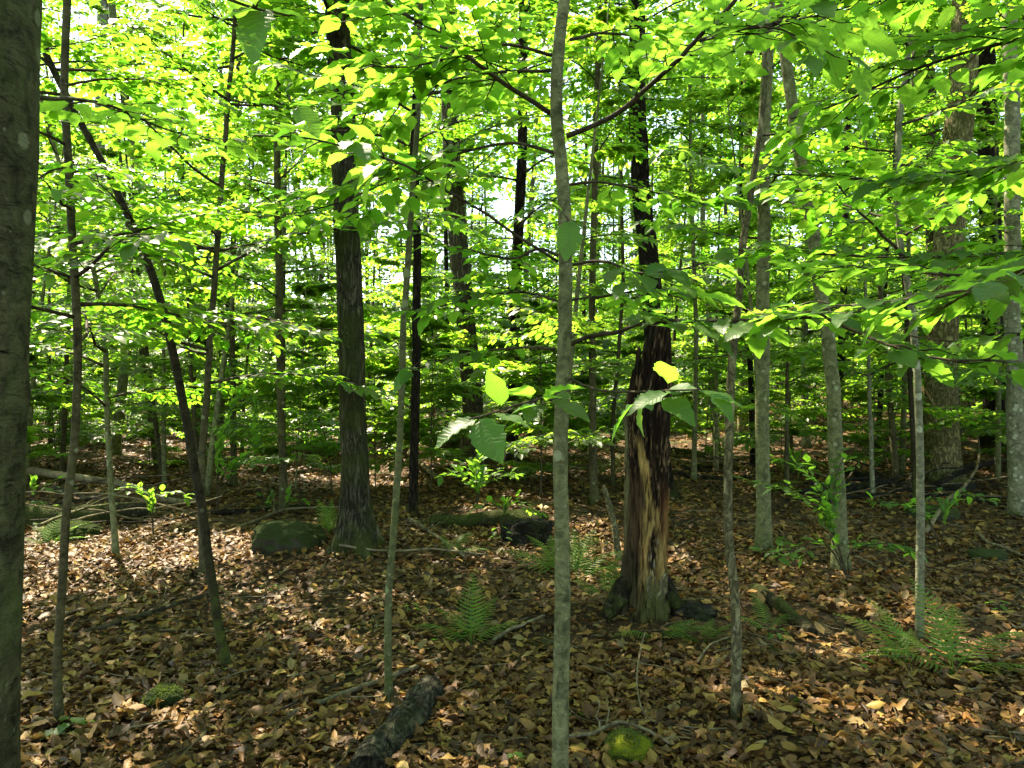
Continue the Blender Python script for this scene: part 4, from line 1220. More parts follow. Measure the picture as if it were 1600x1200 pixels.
def fallen(name, label, cat, pts, w0, w1, mat, lift=0.01, n=26, sides=10, rough=0.15, twigs=0, seed=1, group=None, part='stick'):
    path = ground_path(pts, lift, n)
    dm = path[:, 1].mean()
    r = np.linspace(w0, w1, n) / 2 * dm / F
    path = path + np.cumsum(np.random.default_rng(seed).normal(0, min(r.mean() * .2, .0035), path.shape), 0)
    path[:, 2] = np.maximum(path[:, 2], H(path[:, 0], path[:, 1]) - r * .2) + np.where(r > .035, r * 0.1, r * 0.55)
    base = path[0].copy()
    rf = lambda th, s, p: 1 + rough * 2 * (fbm(np.cos(th) * 1.5 + seed, np.sin(th) * 1.5, s * 6, 3, seed) - .5)
    V, T, Q = tube(path - base, r, sides, rf)
    g = Geo(); g.add(V, T, Q)
    rr = np.random.default_rng(seed + 5)
    if twigs == 0:
        o = link(name, g.mesh(name, [mat]), None, base)
        tag(o, label, cat, group)
        return o
    root = empty(name, base)
    link('stem', g.mesh('stem', [mat]), root)
    for i in range(twigs):
        k = int(rr.integers(n // 4, n - 2))
        a = unit(path[k + 1] - path[k]); w = np.cross(a, [0, 0, 1]) * (1 if rr.random() < .5 else -1)
        L = rr.uniform(0.15, 0.5) * (dm / 5)
        dv = unit(a * .7 + w * .6 + np.array([0, 0, rr.uniform(0.0, .6)]))
        q = path[k] + dv * L * np.linspace(0, 1, 6)[:, None] + rr.normal(0, .008, (6, 3)); q[0] = path[k]
        V, T, Q = tube(q - base, np.linspace(r[k] * .55, 0.0015, 6), 6)
        g2 = Geo(); g2.add(V, T, Q)
        link('twig', g2.mesh('twig', [mat]), root)
    tag(root, label, cat, group)
    return root

fallen('fallen_log', 'short weathered dark log lying end-on in the foreground', 'log', [(572, 1225), (612, 1162), (652, 1108), (668, 1090)], 56, 50, B_WORN, n=70, sides=48, rough=0.2, seed=11)
fallen('fallen_branch', 'long mossy branch curving through leaves from the left front to the middle', 'branch', [(140, 1138), (250, 1112), (330, 1096), (430, 1082), (520, 1062), (592, 1048)], 9, 7, B_STICKM, seed=12, twigs=3)
fallen('fallen_branch', 'thin pale stick crossing behind the foot of the mossy green pole', 'branch', [(450, 1128), (530, 1098), (620, 1062), (678, 1040)], 7, 8, TWIG_PALE, seed=13, lift=.03)
fallen('fallen_branch', 'dark straight stick lying left of the dark curved sapling', 'branch', [(118, 1004), (200, 980), (270, 958), (330, 940)], 8, 6, B_STICKD, seed=14, lift=.03)
fallen('fallen_branch', 'forked pale stick lying right of the stout furrowed tree', 'branch', [(640, 820), (672, 842), (700, 864), (722, 880)], 6, 4, TWIG_PALE, seed=15, twigs=4, lift=.06)
fallen('fallen_branch', 'long thin stick across the roots of the stout furrowed tree', 'branch', [(530, 868), (600, 876), (680, 874), (760, 882)], 4, 3, TWIG_PALE, seed=16, lift=.08)
fallen('fallen_log', 'pale fallen log propped above the dark hollow at left', 'log', [(42, 766, .30), (110, 775, .26), (190, 782, .22), (260, 792, .10), (330, 790, .04)], 15, 8, TWIG_PALE, seed=17, n=34, sides=14)
fallen('fallen_log', 'thick dark log added as the shadow beneath the pale propped log', 'log', [(-40, 826), (60, 818), (150, 812), (230, 806)], 50, 36, B_LOG, seed=18, n=40, sides=24, rough=.16)  # dark log added to stand for the shaded hollow under the pale log
fallen('fallen_branch', 'thin green-grey branch sagging in front of the added dark log', 'branch', [(60, 866, .25), (130, 838, .28), (190, 824, .25), (245, 812, .2)], 5, 3, B_STICKM, seed=19, lift=.1, twigs=4)
fallen('fallen_log', 'dark straight log behind the low mossy rock', 'log', [(330, 806), (400, 800), (470, 796), (520, 800)], 9, 7, B_DEADWOOD, seed=20, n=30)
fallen('fallen_branch', 'weathered stick slanting up behind the low mossy rock', 'branch', [(350, 842), (400, 822), (450, 803), (540, 798)], 5, 4, TWIG_PALE, seed=21, lift=.05, twigs=2)
fallen('fallen_log', 'old moss covered log half sunk in the floor left of centre', 'log', [(672, 818), (740, 822), (800, 818), (846, 824)], 26, 32, B_LOG, seed=22, n=40, sides=22, rough=.2)
fallen('fallen_log', 'dark log lying far back to the right of the broken snag', 'log', [(1046, 738), (1100, 748), (1150, 750), (1200, 742)], 11, 9, B_DEADWOOD, seed=23, n=30)
fallen('fallen_log', 'mossy log farther back than the dark log beside the snag', 'log', [(1050, 706), (1090, 712), (1135, 722)], 14, 10, B_LOG, seed=24, n=24, sides=14)
fallen('fallen_log', 'green mossy log end poking out at the feet of the crooked flaky sapling', 'log', [(1178, 925), (1205, 945), (1240, 975), (1268, 1000)], 24, 17, B_LOG, seed=25, n=30, sides=20, rough=.2)
fallen('fallen_branch', 'bleached forked stick near the right edge', 'branch', [(1526, 842, .05), (1545, 858, .06), (1575, 868, .05), (1615, 886, .03)], 5, 4, TWIG_PALE, seed=26, twigs=1, lift=.05)
fallen('fallen_branch', 'pale arching stick rising from the dark log on the right', 'branch', [(1446, 838, .02), (1480, 800, .12), (1508, 780, .16), (1530, 742, .25), (1526, 700, .45)], 5, 3, TWIG_PALE, seed=27)
fallen('fallen_branch', 'bleached short stick right of the leaning grey tree foot', 'branch', [(1338, 880, .05), (1355, 888, .05), (1385, 898, .03)], 5, 3, TWIG_PALE, seed=28)
fallen('fallen_log', 'dark rotten log stretching behind the slim pale sapling', 'log', [(1320, 742), (1380, 756), (1450, 770), (1520, 764)], 22, 16, B_DEADWOOD, seed=29, n=40, sides=16, rough=.3)
fallen('fallen_log', 'thin dark pole lying toward the right edge above the leaf litter', 'log', [(1460, 770, .1), (1520, 752, .2), (1570, 742, .22), (1620, 736, .2)], 9, 6, B_DEADWOOD, seed=30, n=30)
fallen('fallen_branch', 'black broken limb slanting up to the right behind the slim pale sapling', 'branch', [(1366, 730, .02), (1398, 716, .28), (1430, 700, .66), (1456, 690, 1.0)], 9, 5, B_STICKD, seed=31)
fallen('fallen_branch', 'dark bare limb crossing in front of the mossy yellowish tree', 'branch', [(1412, 775, .1), (1440, 752, .35), (1480, 742, .55), (1500, 735, .7)], 6, 3, B_STICKD, seed=32, twigs=2)
fallen('fallen_branch', 'pile stick slanting left of the very thin grey pole', 'branch', [(1322, 760, .02), (1338, 742, .2), (1355, 722, .45)], 4, 2, TWIG, seed=33, twigs=2)
fallen('fallen_branch', 'crooked stick fork lying across the front above the green mossy stone', 'branch', [(890, 1172), (930, 1166), (965, 1150), (1000, 1158), (1045, 1180)], 6, 5, TWIG_PALE, seed=34, twigs=4, lift=.05)
fallen('fallen_branch', 'upright wiry twig in the leaves before the broken snag', 'branch', [(1008, 1022, .12), (998, 1060, .1), (996, 1100, .06), (1015, 1135, .03), (1080, 1152, .02)], 3, 2, TWIG_PALE, seed=35)
fallen('fallen_branch', 'pale curved twig left of the foot of the crooked flaky sapling', 'branch', [(1090, 1045, .03), (1110, 1025, .06), (1145, 1012, .06)], 4, 2, TWIG_PALE, seed=36)
fallen('fallen_branch', 'thin stick lying over leaves at the left of the central sapling', 'branch', [(770, 1010), (800, 990), (850, 968)], 6, 5, TWIG_PALE, seed=37, lift=.03)
fallen('fallen_branch', 'dark thin stick beside the pale one behind the mossy green pole', 'branch', [(420, 1130), (500, 1092), (590, 1056), (700, 1030)], 4, 3, B_STICKD, seed=38, lift=.03)
fallen('fallen_log', 'leaning far log by the old brown tree', 'log', [(640, 720, .15), (672, 742, .05), (694, 756, 0)], 9, 7, TWIG_PALE, seed=39)
fallen('fallen_log', 'far reddish log under the boughs right of the central sapling', 'log', [(846, 676), (876, 680), (925, 690)], 9, 8, B_DEADWOOD, seed=40)


def brush_pile(label, cx, cy, wpx, nst, seed, mat):
    b = G(cx, cy); k = b[1] / F
    root = empty('brush_pile', b)
    r = np.random.default_rng(seed)
    for i in range(nst):
        L = r.uniform(.6, 2.4); a = r.normal(0, .45) + (math.pi if r.random() < .5 else 0)
        c = np.array([r.uniform(-.5, .5) * wpx * k, r.normal(0, .35), 0])
        c[2] = float(H(b[0] + c[0], b[1] + c[1])) - b[2] + r.uniform(.02, .28)
        t = np.linspace(-.5, .5, 12)[:, None]
        q = c + np.array([math.cos(a), math.sin(a), r.normal(0, .22)]) * L * t + np.cumsum(r.normal(0, .018, (12, 3)), 0)
        q[:, 2] = np.maximum(q[:, 2], H(q[:, 0] + b[0], q[:, 1] + b[1]) - b[2] + .01)
        rad = r.choice([.01, .015, .025, .04]) if i % 4 else .012
        V, T, Q = tube(q, np.linspace(rad, rad * .35, 12), 8, lambda th, s, p: 1 + .3 * (fbm(np.cos(th) + i, np.sin(th), s * 8, 2, seed) - .5) * 2)
        g = Geo(); g.add(V, T, Q)
        link('stick', g.mesh('stick', [mat if i % 4 else TWIG_PALE]), root)
    tag(root, label, 'brush pile')
brush_pile('tangled pile of dark dead limbs behind the slim pale sapling', 1450, 775, 260, 26, 5, B_DEADWOOD)
brush_pile('low heap of dead sticks under the pale propped log at left', 180, 818, 200, 9, 6, B_STICKD)
brush_pile('scattered dead sticks on the floor beyond the dark log by the snag', 1130, 735, 130, 10, 7, B_DEADWOOD)

def standing_stub(label, base_px, top_px, w, mat, seed):
    b = G(*base_px); t = P(top_px[0], top_px[1], b[1])
    q = smooth_path([b - [0, 0, .05], b * .5 + t * .5 + [0.02, 0, 0], t], 20)
    r = np.linspace(w, w * .7, 20) / 2 * b[1] / F; r[-1] *= .3
    V, T, Q = tube(q - b, r, 12, lambda th, s, p: 1 + .35 * (fbm(np.cos(th) + seed, np.sin(th), s * 9, 3, seed) - .5) * 2)
    g = Geo(); g.add(V, T, Q)
    o = link('dead_sapling', g.mesh('dead_sapling', [mat]), None, b)
    tag(o, label, 'stump')
standing_stub('short dead stem leaning left against the broken snag', (970, 885), (943, 758), 12, B_FLAKE, 3)

def rock(name, label, px, py, w, h, dep, mat, seed, cat='rock', flat=0.6, sink=0.25, rgh=.3):
    b = G(px, py); k = b[1] / F
    n1, n2 = 60, 100
    ph = np.linspace(0, np.pi, n1)[:, None]; th = np.linspace(0, 2 * np.pi, n2, endpoint=False)[None, :]
    X = np.sin(ph) * np.cos(th); Y = np.sin(ph) * np.sin(th); Z = np.cos(ph) * np.ones_like(th)
    f = 1 + rgh * 2 * (fbm(X * 1.3 + seed, Y * 1.3, Z * 1.3, 4, seed) - .5) + .05 * (fbm(X * 9, Y * 9, Z * 9, 3, seed) - .5) + .03 * (vnoise(X * 34, Y * 34, Z * 34, seed) - .5)
    Z2 = np.sign(Z) * np.abs(Z) ** flat
    V = np.stack([X * f * w * k / 2, Y * f * dep / 2, Z2 * f * h * k * (1 / (1 + 1 - sink))], -1).reshape(-1, 3)
    i = np.arange(n1 - 1)[:, None] * n2; j = np.arange(n2)[None, :]; j2 = (j + 1) % n2
    Q = np.stack([i + j, i + n2 + j, i + n2 + j2, i + j2], -1).reshape(-1, 4)
    g = Geo(); g.add(V, None, Q)
    o = link(name, g.mesh(name, [mat]), None, b + [0, dep * .4, h * k * (0.5 - sink)])
    tag(o, label, cat)
    if mat in (MOSSY, MOSSD):
        rr = np.random.default_rng(seed); m_ = 3500
        k_ = rr.integers(0, len(V), m_); Vc = V[k_]; nn = unit(Vc)
        up = (Vc[:, 2] > -.1 * h * k) & (fbm(Vc[:, 0] * 14, Vc[:, 1] * 14, Vc[:, 2] * 14, 2, 3) > .42)
        Vc, nn = Vc[up] + rr.normal(0, .004, (int(up.sum()), 3)), nn[up]
        g = Geo(); scatter(g, leaf_low(), Vc, nn + rr.normal(0, .6, nn.shape), rr.normal(0, 1, nn.shape), rr.uniform(.006, .013, len(Vc)), 0, rr.random(len(Vc)))
        mo = link('moss', g.mesh('moss', [MOSS_TUFT if mat is MOSSY else MOSS_DARK]), o); mo['kind'] = 'stuff'
rock('boulder', 'low grey-green rock left of the stout furrowed tree', 440, 866, 128, 56, .5, ROCK, 4, flat=.8, rgh=.4)
rock('mossy_stone', 'small bright green mossy stone at the bottom of the view', 986, 1200, 78, 36, .22, MOSSY, 5)
rock('mossy_stone', 'small dark mossy stone near the crooked grey sapling', 246, 1114, 52, 34, .16, MOSSD, 6)
rock('boulder', 'dark flat stone in the leaves behind the bleached forked stick', 1556, 880, 60, 20, .3, ROCK, 7)
rock('boulder', 'dark rock far back beside the old brown tree', 700, 716, 70, 36, .9, ROCK, 8)
rock('rotten_wood', 'black crumbling rotten wood right of the broken snag', 1090, 972, 70, 24, .25, B_DEADWOOD, 9, cat='rotten wood', rgh=.6)
rock('rotten_stump', 'black decayed stump hollow behind the central sapling', 826, 856, 84, 50, .45, B_DEADWOOD, 10, cat='stump', rgh=.6, flat=.45)
rock('boulder', 'dark stone hidden under the pale propped log', 90, 850, 80, 30, .5, MOSSD, 12)
rock('boulder', 'squat dark rock beyond the dark rotten log on the right', 1470, 812, 80, 22, .4, ROCK, 13)

# ------------------------------------------------------------------ ferns
def frond_mesh(seed):
    r = np.random.default_rng(seed)
    g = Geo(); n = 17
    t = np.linspace(0, 1, 24)
    path = np.stack([t, 0.02 * np.sin(t * 4 + seed), 0.42 * t - 0.46 * t ** 2.2], 1)
    V, T, Q = tube(path, np.linspace(0.007, 0.002, 24), 4); g.add(V, T, Q, 0, .5)
    for i in range(n):
        s = 0.16 + 0.82 * i / (n - 1)
        p = np.array([np.interp(s, t, path[:, k]) for k in range(3)])
        dp = unit(np.array([np.interp(min(s + .02, 1), t, path[:, k]) for k in range(3)]) - p + 1e-6)
        L = 0.21 * math.sin(math.pi * min(1, (0.14 + s * 0.86)) ** 0.75) + 0.012
        for sd in (-1, 1):
            dv = unit(np.array([0.32, sd, -0.12 + r.normal(0, .07)]) )
            m = 11
            side = unit(np.cross([0, 0, 1.0], dv))
            V = []
            for q in range(m):
                f = q / (m - 1)
                hw = (0.019 * (1 - f) ** .6 * (1.15 if q % 2 else .45) + .001) * (.45 + 2.6 * L)
                c = p + dv * L * f + np.array([0, 0, -.12 * L * f * f]) + dp * .25 * L * f * f
                V += [c - side * hw + [0, 0, .3 * hw], c, c + side * hw + [0, 0, .3 * hw]]
            Q = [(k, k + 3, k + 4, k + 1) for a_ in range(m - 1) for k in (a_ * 3, a_ * 3 + 1)]
            g.add(np.array(V), None, Q, 0, float(r.random()))
    return g.mesh('frond', [FERN_M])
FRONDS = [frond_mesh(i) for i in range(3)]
def fern(px, py, fr, label, seed=0):
    b = G(px, py)
    root = empty('fern', b)
    r = np.random.default_rng(seed)
    for az, L, up in fr:
        link('frond', FRONDS[int(r.integers(3))], root, (0, 0, 0.0), Euler((r.normal(0, .12), -math.radians(up), math.radians(az))), L * 1.4)
    tag(root, label, 'fern')
fern(738, 1008, [(95, .34, 52), (165, .30, 12), (140, .26, 28), (20, .24, 20), (60, .26, 40)], 'feathery green fern left of the central sapling', 1)
fern(1030, 1000, [(190, .22, 8), (-12, .26, 14), (5, .2, 25)], 'low fern with two arching fronds below the broken snag', 2)
fern(1100, 1008, [(25, .22, 18), (160, .2, 10), (60, .16, 30)], 'small fern left of the crooked flaky sapling base', 3)
fern(1490, 1056, [(95, .40, 50), (150, .36, 28), (20, .42, 18), (60, .36, 34), (175, .34, 14), (-10, .34, 6)], 'large bright fern right of the slim pale sapling', 4)
fern(1420, 1040, [(150, .32, 32), (110, .30, 46), (190, .22, 14), (60, .2, 30)], 'fern spreading left of the slim pale sapling', 5)
fern(872, 900, [(130, .34, 36), (165, .38, 20), (100, .3, 40)], 'fern tucked behind the central sapling trunk', 6)
fern(900, 905, [(60, .36, 44), (20, .36, 24), (90, .34, 48), (0, .3, 12)], 'dark fern between the central sapling and the broken snag', 7)
fern(944, 935, [(30, .30, 30), (60, .28, 40), (150, .2, 20)], 'small fern at the left root of the broken snag', 8)
fern(74, 856, [(90, .34, 45), (40, .30, 30), (140, .30, 30), (10, .26, 15), (180, .24, 15)], 'sunlit yellow-green fern by the thick edge beech', 9)
fern(1200, 985, [(100, .2, 40), (30, .2, 15), (170, .2, 15)], 'small fern growing on the green mossy log end', 10)
fern(705, 872, [(60, .26, 30), (10, .24, 12), (120, .2, 35)], 'small fern by the forked pale stick', 11)
fern(515, 838, [(130, .3, 50), (100, .26, 60)], 'pale narrow fern between the low rock and the stout furrowed tree', 12)
fern(1190, 770, [(60, .5, 20), (130, .45, 20), (10, .5, 12)], 'fern patch behind the straight grey tree', 13)
fern(950, 745, [(60, .5, 30), (130, .45, 30), (10, .45, 12), (170, .4, 15)], 'distant fern clump between the slim brown trunk and the broken snag', 15)
fern(700, 730, [(60, .6, 25), (130, .55, 25), (10, .55, 12), (170, .5, 12)], 'distant fern clump before the old brown tree', 16)

# ------------------------------------------------------------------ seedlings and low shrubs
def seedling(px, py, h, nl, leaf, label, seed, lean=(0, 0), name='beech_seedling', spread=0.12):
    b = G(px, py)
    root = empty(name, b)
    r = np.random.default_rng(seed)
    top = np.array([lean[0], lean[1], h])
    q = smooth_path([np.array([0, 0, -.02]), top * .5 + r.normal(0, .01, 3), top], 10)
    g = Geo(); V, T, Q = tube(q, np.linspace(.003 + .003 * h, .0015, 10), 5); g.add(V, T, Q)
    link('stem', g.mesh('stem', [TWIG]), root)
    for i in range(nl):
        f = 1 - (i / max(nl, 1)) * 0.65
        a = i * 2.4 + r.normal(0, .3)
        c = np.array([np.interp(f * 9, np.arange(10), q[:, k]) for k in range(3)])
        off = np.array([math.cos(a), math.sin(a), 0]) * spread * r.uniform(.1, 1) * (1.4 - f * .8)
        X = unit(np.array([math.cos(a), math.sin(a), r.normal(-.15, .15)])); Z0 = np.array([0, 0, 1.]) + r.normal(0, .2, 3)
        Zv = unit(Z0 - (Z0 @ X) * X); Yv = np.cross(Zv, X)
        M = Matrix(((X[0], Yv[0], Zv[0], 0), (X[1], Yv[1], Zv[1], 0), (X[2], Yv[2], Zv[2], 0), (0, 0, 0, 1)))
        link('leaf', LEAFHI[int(r.integers(5))], root, c + off, M.to_euler(), leaf * r.uniform(.75, 1.15))
    tag(root, label, 'plant')
seedling(108, 1150, .08, 6, .085, 'low seedling with broad leaves at the foot of the crooked grey sapling', 1, spread=.05)
seedling(1340, 1045, .06, 4, .07, 'tiny seedling left of the fern beside the slim pale sapling', 2, spread=.05)
seedling(800, 1200, .06, 3, .06, 'seedling with a few leaves by the bottom edge left of the central sapling', 3, spread=.03)
seedling(690, 1010, .05, 3, .05, 'tiny leafy sprout left of the feathery green fern', 4, spread=.04)
seedling(1216, 1005, .08, 7, .05, 'low leafy sprout growing under the green mossy log end', 5, spread=.07)
seedling(340, 1060, .05, 4, .06, 'tiny seedling at the base of the dark curved sapling', 6, spread=.04)
seedling(780, 860, .22, 8, .07, 'leafy sprout on top of the old moss covered log', 7, spread=.09)
seedling(960, 950, .05, 3, .06, 'small green sprout beside the left root of the snag', 8, spread=.04)

seedling(520, 1010, .05, 4, .055, 'tiny green seedling in the open litter right of the dark curved sapling', 21, spread=.04)
seedling(900, 1130, .05, 3, .055, 'tiny green seedling right beside the foot of the central sapling', 22, spread=.03)
seedling(1250, 1110, .05, 4, .06, 'small green seedling in the litter right of the crooked flaky sapling', 23, spread=.04)
seedling(640, 960, .07, 5, .055, 'small green seedling just right of the mossy green pole', 24, spread=.05)
seedling(1560, 960, .09, 6, .06, 'leafy seedling at the right edge beyond the large bright fern', 25, spread=.07)
seedling(420, 930, .07, 5, .055, 'leafy seedling in the litter in front of the low rock', 26, spread=.05)

def bush(px, py, tops, label, seed, leaf=.085, side=.24, name='beech_shrub', start=.25):
    b = G(px, py); d = b[1]
    root = empty(name, b)
    BR['bush%d' % seed] = (root, None)
    for i, tp in enumerate(tops):
        pts = [(px, py, d)] + [(a, c, d + e) for a, c, e in tp]
        near_branch('bush%d' % seed, pts, .007, .002, side, leaf, 700 + seed * 10 + i, start=start, step=.09)
    tag(root, label, 'shrub')
bush(1326, 905, [[(1300, 820, 0), (1270, 745, 0), (1235, 715, -.1)], [(1295, 815, 0), (1240, 770, -.1), (1195, 760, -.2)], [(1300, 830, 0), (1310, 740, .1), (1330, 700, .2)],
                 [(1290, 850, -.1), (1240, 858, -.2), (1200, 862, -.3)], [(1330, 860, 0), (1390, 850, .1), (1420, 862, .1)]],
     'leafy low shrub in front of the leaning grey tree', 1, side=.22)
bush(1470, 862, [[(1450, 810, 0), (1410, 790, -.1), (1370, 785, -.2)], [(1480, 800, 0), (1500, 775, .1), (1530, 778, .1)], [(1455, 820, 0), (1440, 790, .2), (1470, 770, .2)]],
     'low leafy seedling clump right behind the slim pale sapling', 2, side=.2)
bush(745, 800, [[(742, 770, 0), (720, 745, 0), (700, 740, 0)], [(750, 765, 0), (775, 745, .1), (800, 742, .2)], [(748, 770, 0), (745, 740, .1), (750, 720, .1)]],
     'low green shrub in front of the old brown tree', 3, side=.32, leaf=.1)
bush(785, 838, [[(788, 800, 0), (760, 790, 0), (735, 800, 0)], [(790, 796, 0), (810, 790, 0), (840, 800, .1)]], 'sprout of leaves standing behind the old moss covered log', 4, side=.2)
bush(440, 812, [[(430, 790, 0), (410, 778, 0)], [(450, 785, 0), (470, 780, 0)]], 'small leafy shrub at the foot of the upright brown trunk', 5, side=.2)
bush(340, 800, [[(350, 760, 0), (390, 700, 0), (400, 640, 0)], [(340, 740, 0), (355, 660, 0), (390, 590, .1)], [(350, 740, 0), (400, 720, -.2), (450, 715, -.4)]],
     'dark multi-stemmed shrub right behind the dark curved sapling', 6, side=.35)
bush(240, 838, [[(236, 800, 0), (225, 775, 0), (190, 760, 0)], [(240, 790, 0), (262, 770, .1), (290, 772, .2)]], 'leafy shrub growing over the pale propped log', 7, side=.25)
bush(60, 800, [[(55, 770, 0), (70, 760, 0), (105, 765, 0)], [(50, 780, 0), (80, 790, 0), (130, 800, 0)]], 'bright green shrub beside the thick edge beech', 8, side=.25)
bush(520, 780, [[(510, 720, 0), (480, 690, -.5), (440, 680, -1.0)], [(515, 720, 0), (500, 660, -.6), (470, 640, -1.2)]], 'leafy shrub left behind the stout furrowed tree', 9, side=.4, leaf=.1)
bush(1240, 760, [[(1235, 730, 0), (1210, 715, 0)], [(1245, 730, 0), (1270, 720, 0)]], 'far small shrub between the straight and leaning grey trees', 10, side=.35, leaf=.1)

# ------------------------------------------------------------------ background trees of the thicket
def spray_geo(L, seed):
    r = np.random.default_rng(seed)
    t = np.linspace(0, 1, 5)[:, None]
    path = np.concatenate([t * L, 0.05 * L * np.sin(t * 3 + r.uniform(0, 6)), -0.12 * L * t ** 2], 1); path -= path[0]
    tw, LP, LD, LN, LS = grow_twigs(path, r, .45 * L, .10, .105, start=.1)
    return path, LP, LD, LN, LS
LOWS = [spray_geo(L, 400 + i) for i, L in enumerate((.9, 1.1, 1.3, 1.5, 1.2, 1.0))]

def rotm(e):
    return np.array(Euler(e).to_matrix())

def crown_variant(seed, h, z0, nb, lo, hi, lean=.02, r0=.03):
    r = np.random.default_rng(seed)
    t = np.linspace(0, 1, 14)[:, None]
    a = r.uniform(0, 6.28)
    tr = np.concatenate([lean * h * np.sin(t * 3 + a) * np.cos(a) + t * r.normal(0, .05 * h), lean * h * np.sin(t * 2.4 + a) + t * r.normal(0, .05 * h), t * h], 1)
    tr -= tr[0]
    g = Geo(); V, T, Q = tube(tr - [0, 0, .1], np.linspace(r0, .006, 14), 7, upright=True); g.add(V, T, Q)
    trunk = g.mesh('trunk', [B_DIM if seed % 3 else B_BEECH])
    g = Geo()
    for z in np.sort(r.uniform(z0, h, nb)):
        path, LP, LD, LN, LS = LOWS[int(r.integers(len(LOWS)))]
        f = (z - z0) / (h - z0)
        sc = r.uniform(lo, hi) * (1 - .5 * f)
        R = rotm((r.normal(0, .2), -math.radians(r.uniform(0, 30)), r.uniform(0, 6.28)))
        c = np.array([np.interp(z, tr[:, 2], tr[:, k]) for k in range(3)])
        V, T, Q = tube(path * sc @ R.T + c, np.linspace(.009, .002, 5), 3, caps=False)
        g.add(V, None, Q, 0)
        scatter(g, leaf_low() if r.random() < .5 else leaf_mid(), LP * sc @ R.T + c, LD @ R.T, LN @ R.T, LS, 1, r.random(len(LP)))
    return trunk, g.mesh('crown', [TWIG, LEAF_FAR])
SAPF = [crown_variant(560 + i, h, z0, nb, .7, 1.2, r0=.02 + .004 * h) for i, (h, z0, nb) in enumerate(((4, .5, 14), (5.5, .6, 18), (7, .7, 21), (8, .9, 24), (6, .5, 19), (9, 1.0, 27)))]
TALLV = [crown_variant(520 + i, h, z0, nb, 1.5, 2.6, lean=.012, r0=.12) for i, (h, z0, nb) in enumerate(((17, 4, 66), (20, 5, 76), (23, 6, 84)))]
BUSHV = [crown_variant(540 + i, h, z0, nb, .5, .9, r0=.012) for i, (h, z0, nb) in enumerate(((1.5, .25, 12), (2.4, .35, 20), (1.1, .2, 8), (3.0, .4, 26)))]

KEY_SHAFTS = [G(150, 930), G(1010, 1045), G(1560, 1090), G(1200, 830), P(560, 180, 2.7), P(700, 80, 2.7), P(1280, 450, 1.9), P(1050, 380, 2.6), P(1010, 700, 5), G(300, 950), G(840, 690), G(650, 690), G(300, 700), G(470, 700), G(1100, 760), G(1400, 710), G(1540, 720), G(1250, 700), G(700, 770), G(950, 700), P(1250, 640, 16), P(1480, 600, 17), P(1100, 640, 20), P(960, 620, 20), P(1380, 620, 22)]
def shaft_hits(x, y, tg):
    s = np.arange(0, 12, .4)
    q = tg + s[:, None] * SUN
    return bool((((q[:, 0] - x) ** 2 + (q[:, 1] - y) ** 2 < 1.2 ** 2) & (q[:, 2] < 8)).any())
land = sorted(LAND)
used_pos = [tuple(np.array(t.location)[:2]) for t, c in BR.values()]
bgs = []
def scatter_trees(n, y0, y1, variants, mind, kind, seed, margin=3):
    r = np.random.default_rng(seed)
    placed = 0
    for _ in range(n * 30):
        if placed >= n: break
        y = math.sqrt(r.uniform(y0 ** 2, y1 ** 2)); x = r.uniform(-1, 1) * (.74 * y + margin)
        if any((x - a) ** 2 + (y - b) ** 2 < mind ** 2 for a, b in used_pos): continue
        pxx = 800 + x / y * F
        if kind != 'bush' and ((105 < pxx < 180 and y < 30) or (y < 14 and 1425 < pxx < 1525) or (y < 17 and 695 < pxx < 765)): continue
        if kind != 'bush' and y < 42 and any(shaft_hits(x, y, tg) for tg in KEY_SHAFTS): continue
        used_pos.append((x, y)); placed += 1
        v = int(r.integers(len(variants)))
        bgs.append((x, y, kind, variants[v], r.uniform(0, 6.28), r.uniform(.85, 1.2)))
scatter_trees(40, 7.5, 15, SAPF, .9, 'young', 61, margin=2)
scatter_trees(100, 15, 27, SAPF, 1.1, 'young', 62)
scatter_trees(180, 27, 50, SAPF, 1.4, 'young', 63)
scatter_trees(12, 24, 34, TALLV, 3.0, 'tall', 64)
scatter_trees(60, 34, 56, TALLV, 2.2, 'tall', 68)
scatter_trees(60, 9.5, 17, BUSHV, 0.6, 'bush', 65)
scatter_trees(170, 16, 36, BUSHV, 0.8, 'bush', 66)

r = np.random.default_rng(67)
for _ in range(60):
    x, y = r.uniform(4, 15), r.uniform(11.5, 24)
    if abs(x) > .74 * y + 1 or any((x - a) ** 2 + (y - b) ** 2 < .5 for a, b in used_pos): continue
    used_pos.append((x, y)); bgs.append((x, y, 'bush', BUSHV[int(r.integers(4))], r.uniform(0, 6.28), r.uniform(.5, .9)))
info = {'young': ('beech_sapling', 'tree', 'young leafy beech'), 'tall': ('forest_tree', 'tree', 'tall full-grown forest tree'), 'bush': ('beech_shrub', 'shrub', 'knee-high leafy beech shrub')}
ordw = ['leftmost', 'second from left', 'third from left', 'fourth from left', 'fifth from left', 'sixth from left', 'seventh from left', 'eighth from left', 'ninth from left', 'tenth from left'] + [w + ' from left' for w in ('eleventh', 'twelfth', 'thirteenth', 'fourteenth', 'fifteenth', 'sixteenth', 'seventeenth', 'eighteenth', 'nineteenth', 'twentieth', 'twenty-first', 'twenty-second')]
cells = {}
for b in bgs:
    px = 800 + b[0] / b[1] * F
    li = sum(1 for l in land if l[0] <= px)
    tier = 'near' if b[1] < 15 else 'middle-distance' if b[1] < 27 else 'far'
    cells.setdefault((b[2], tier, li), []).append((px, b))
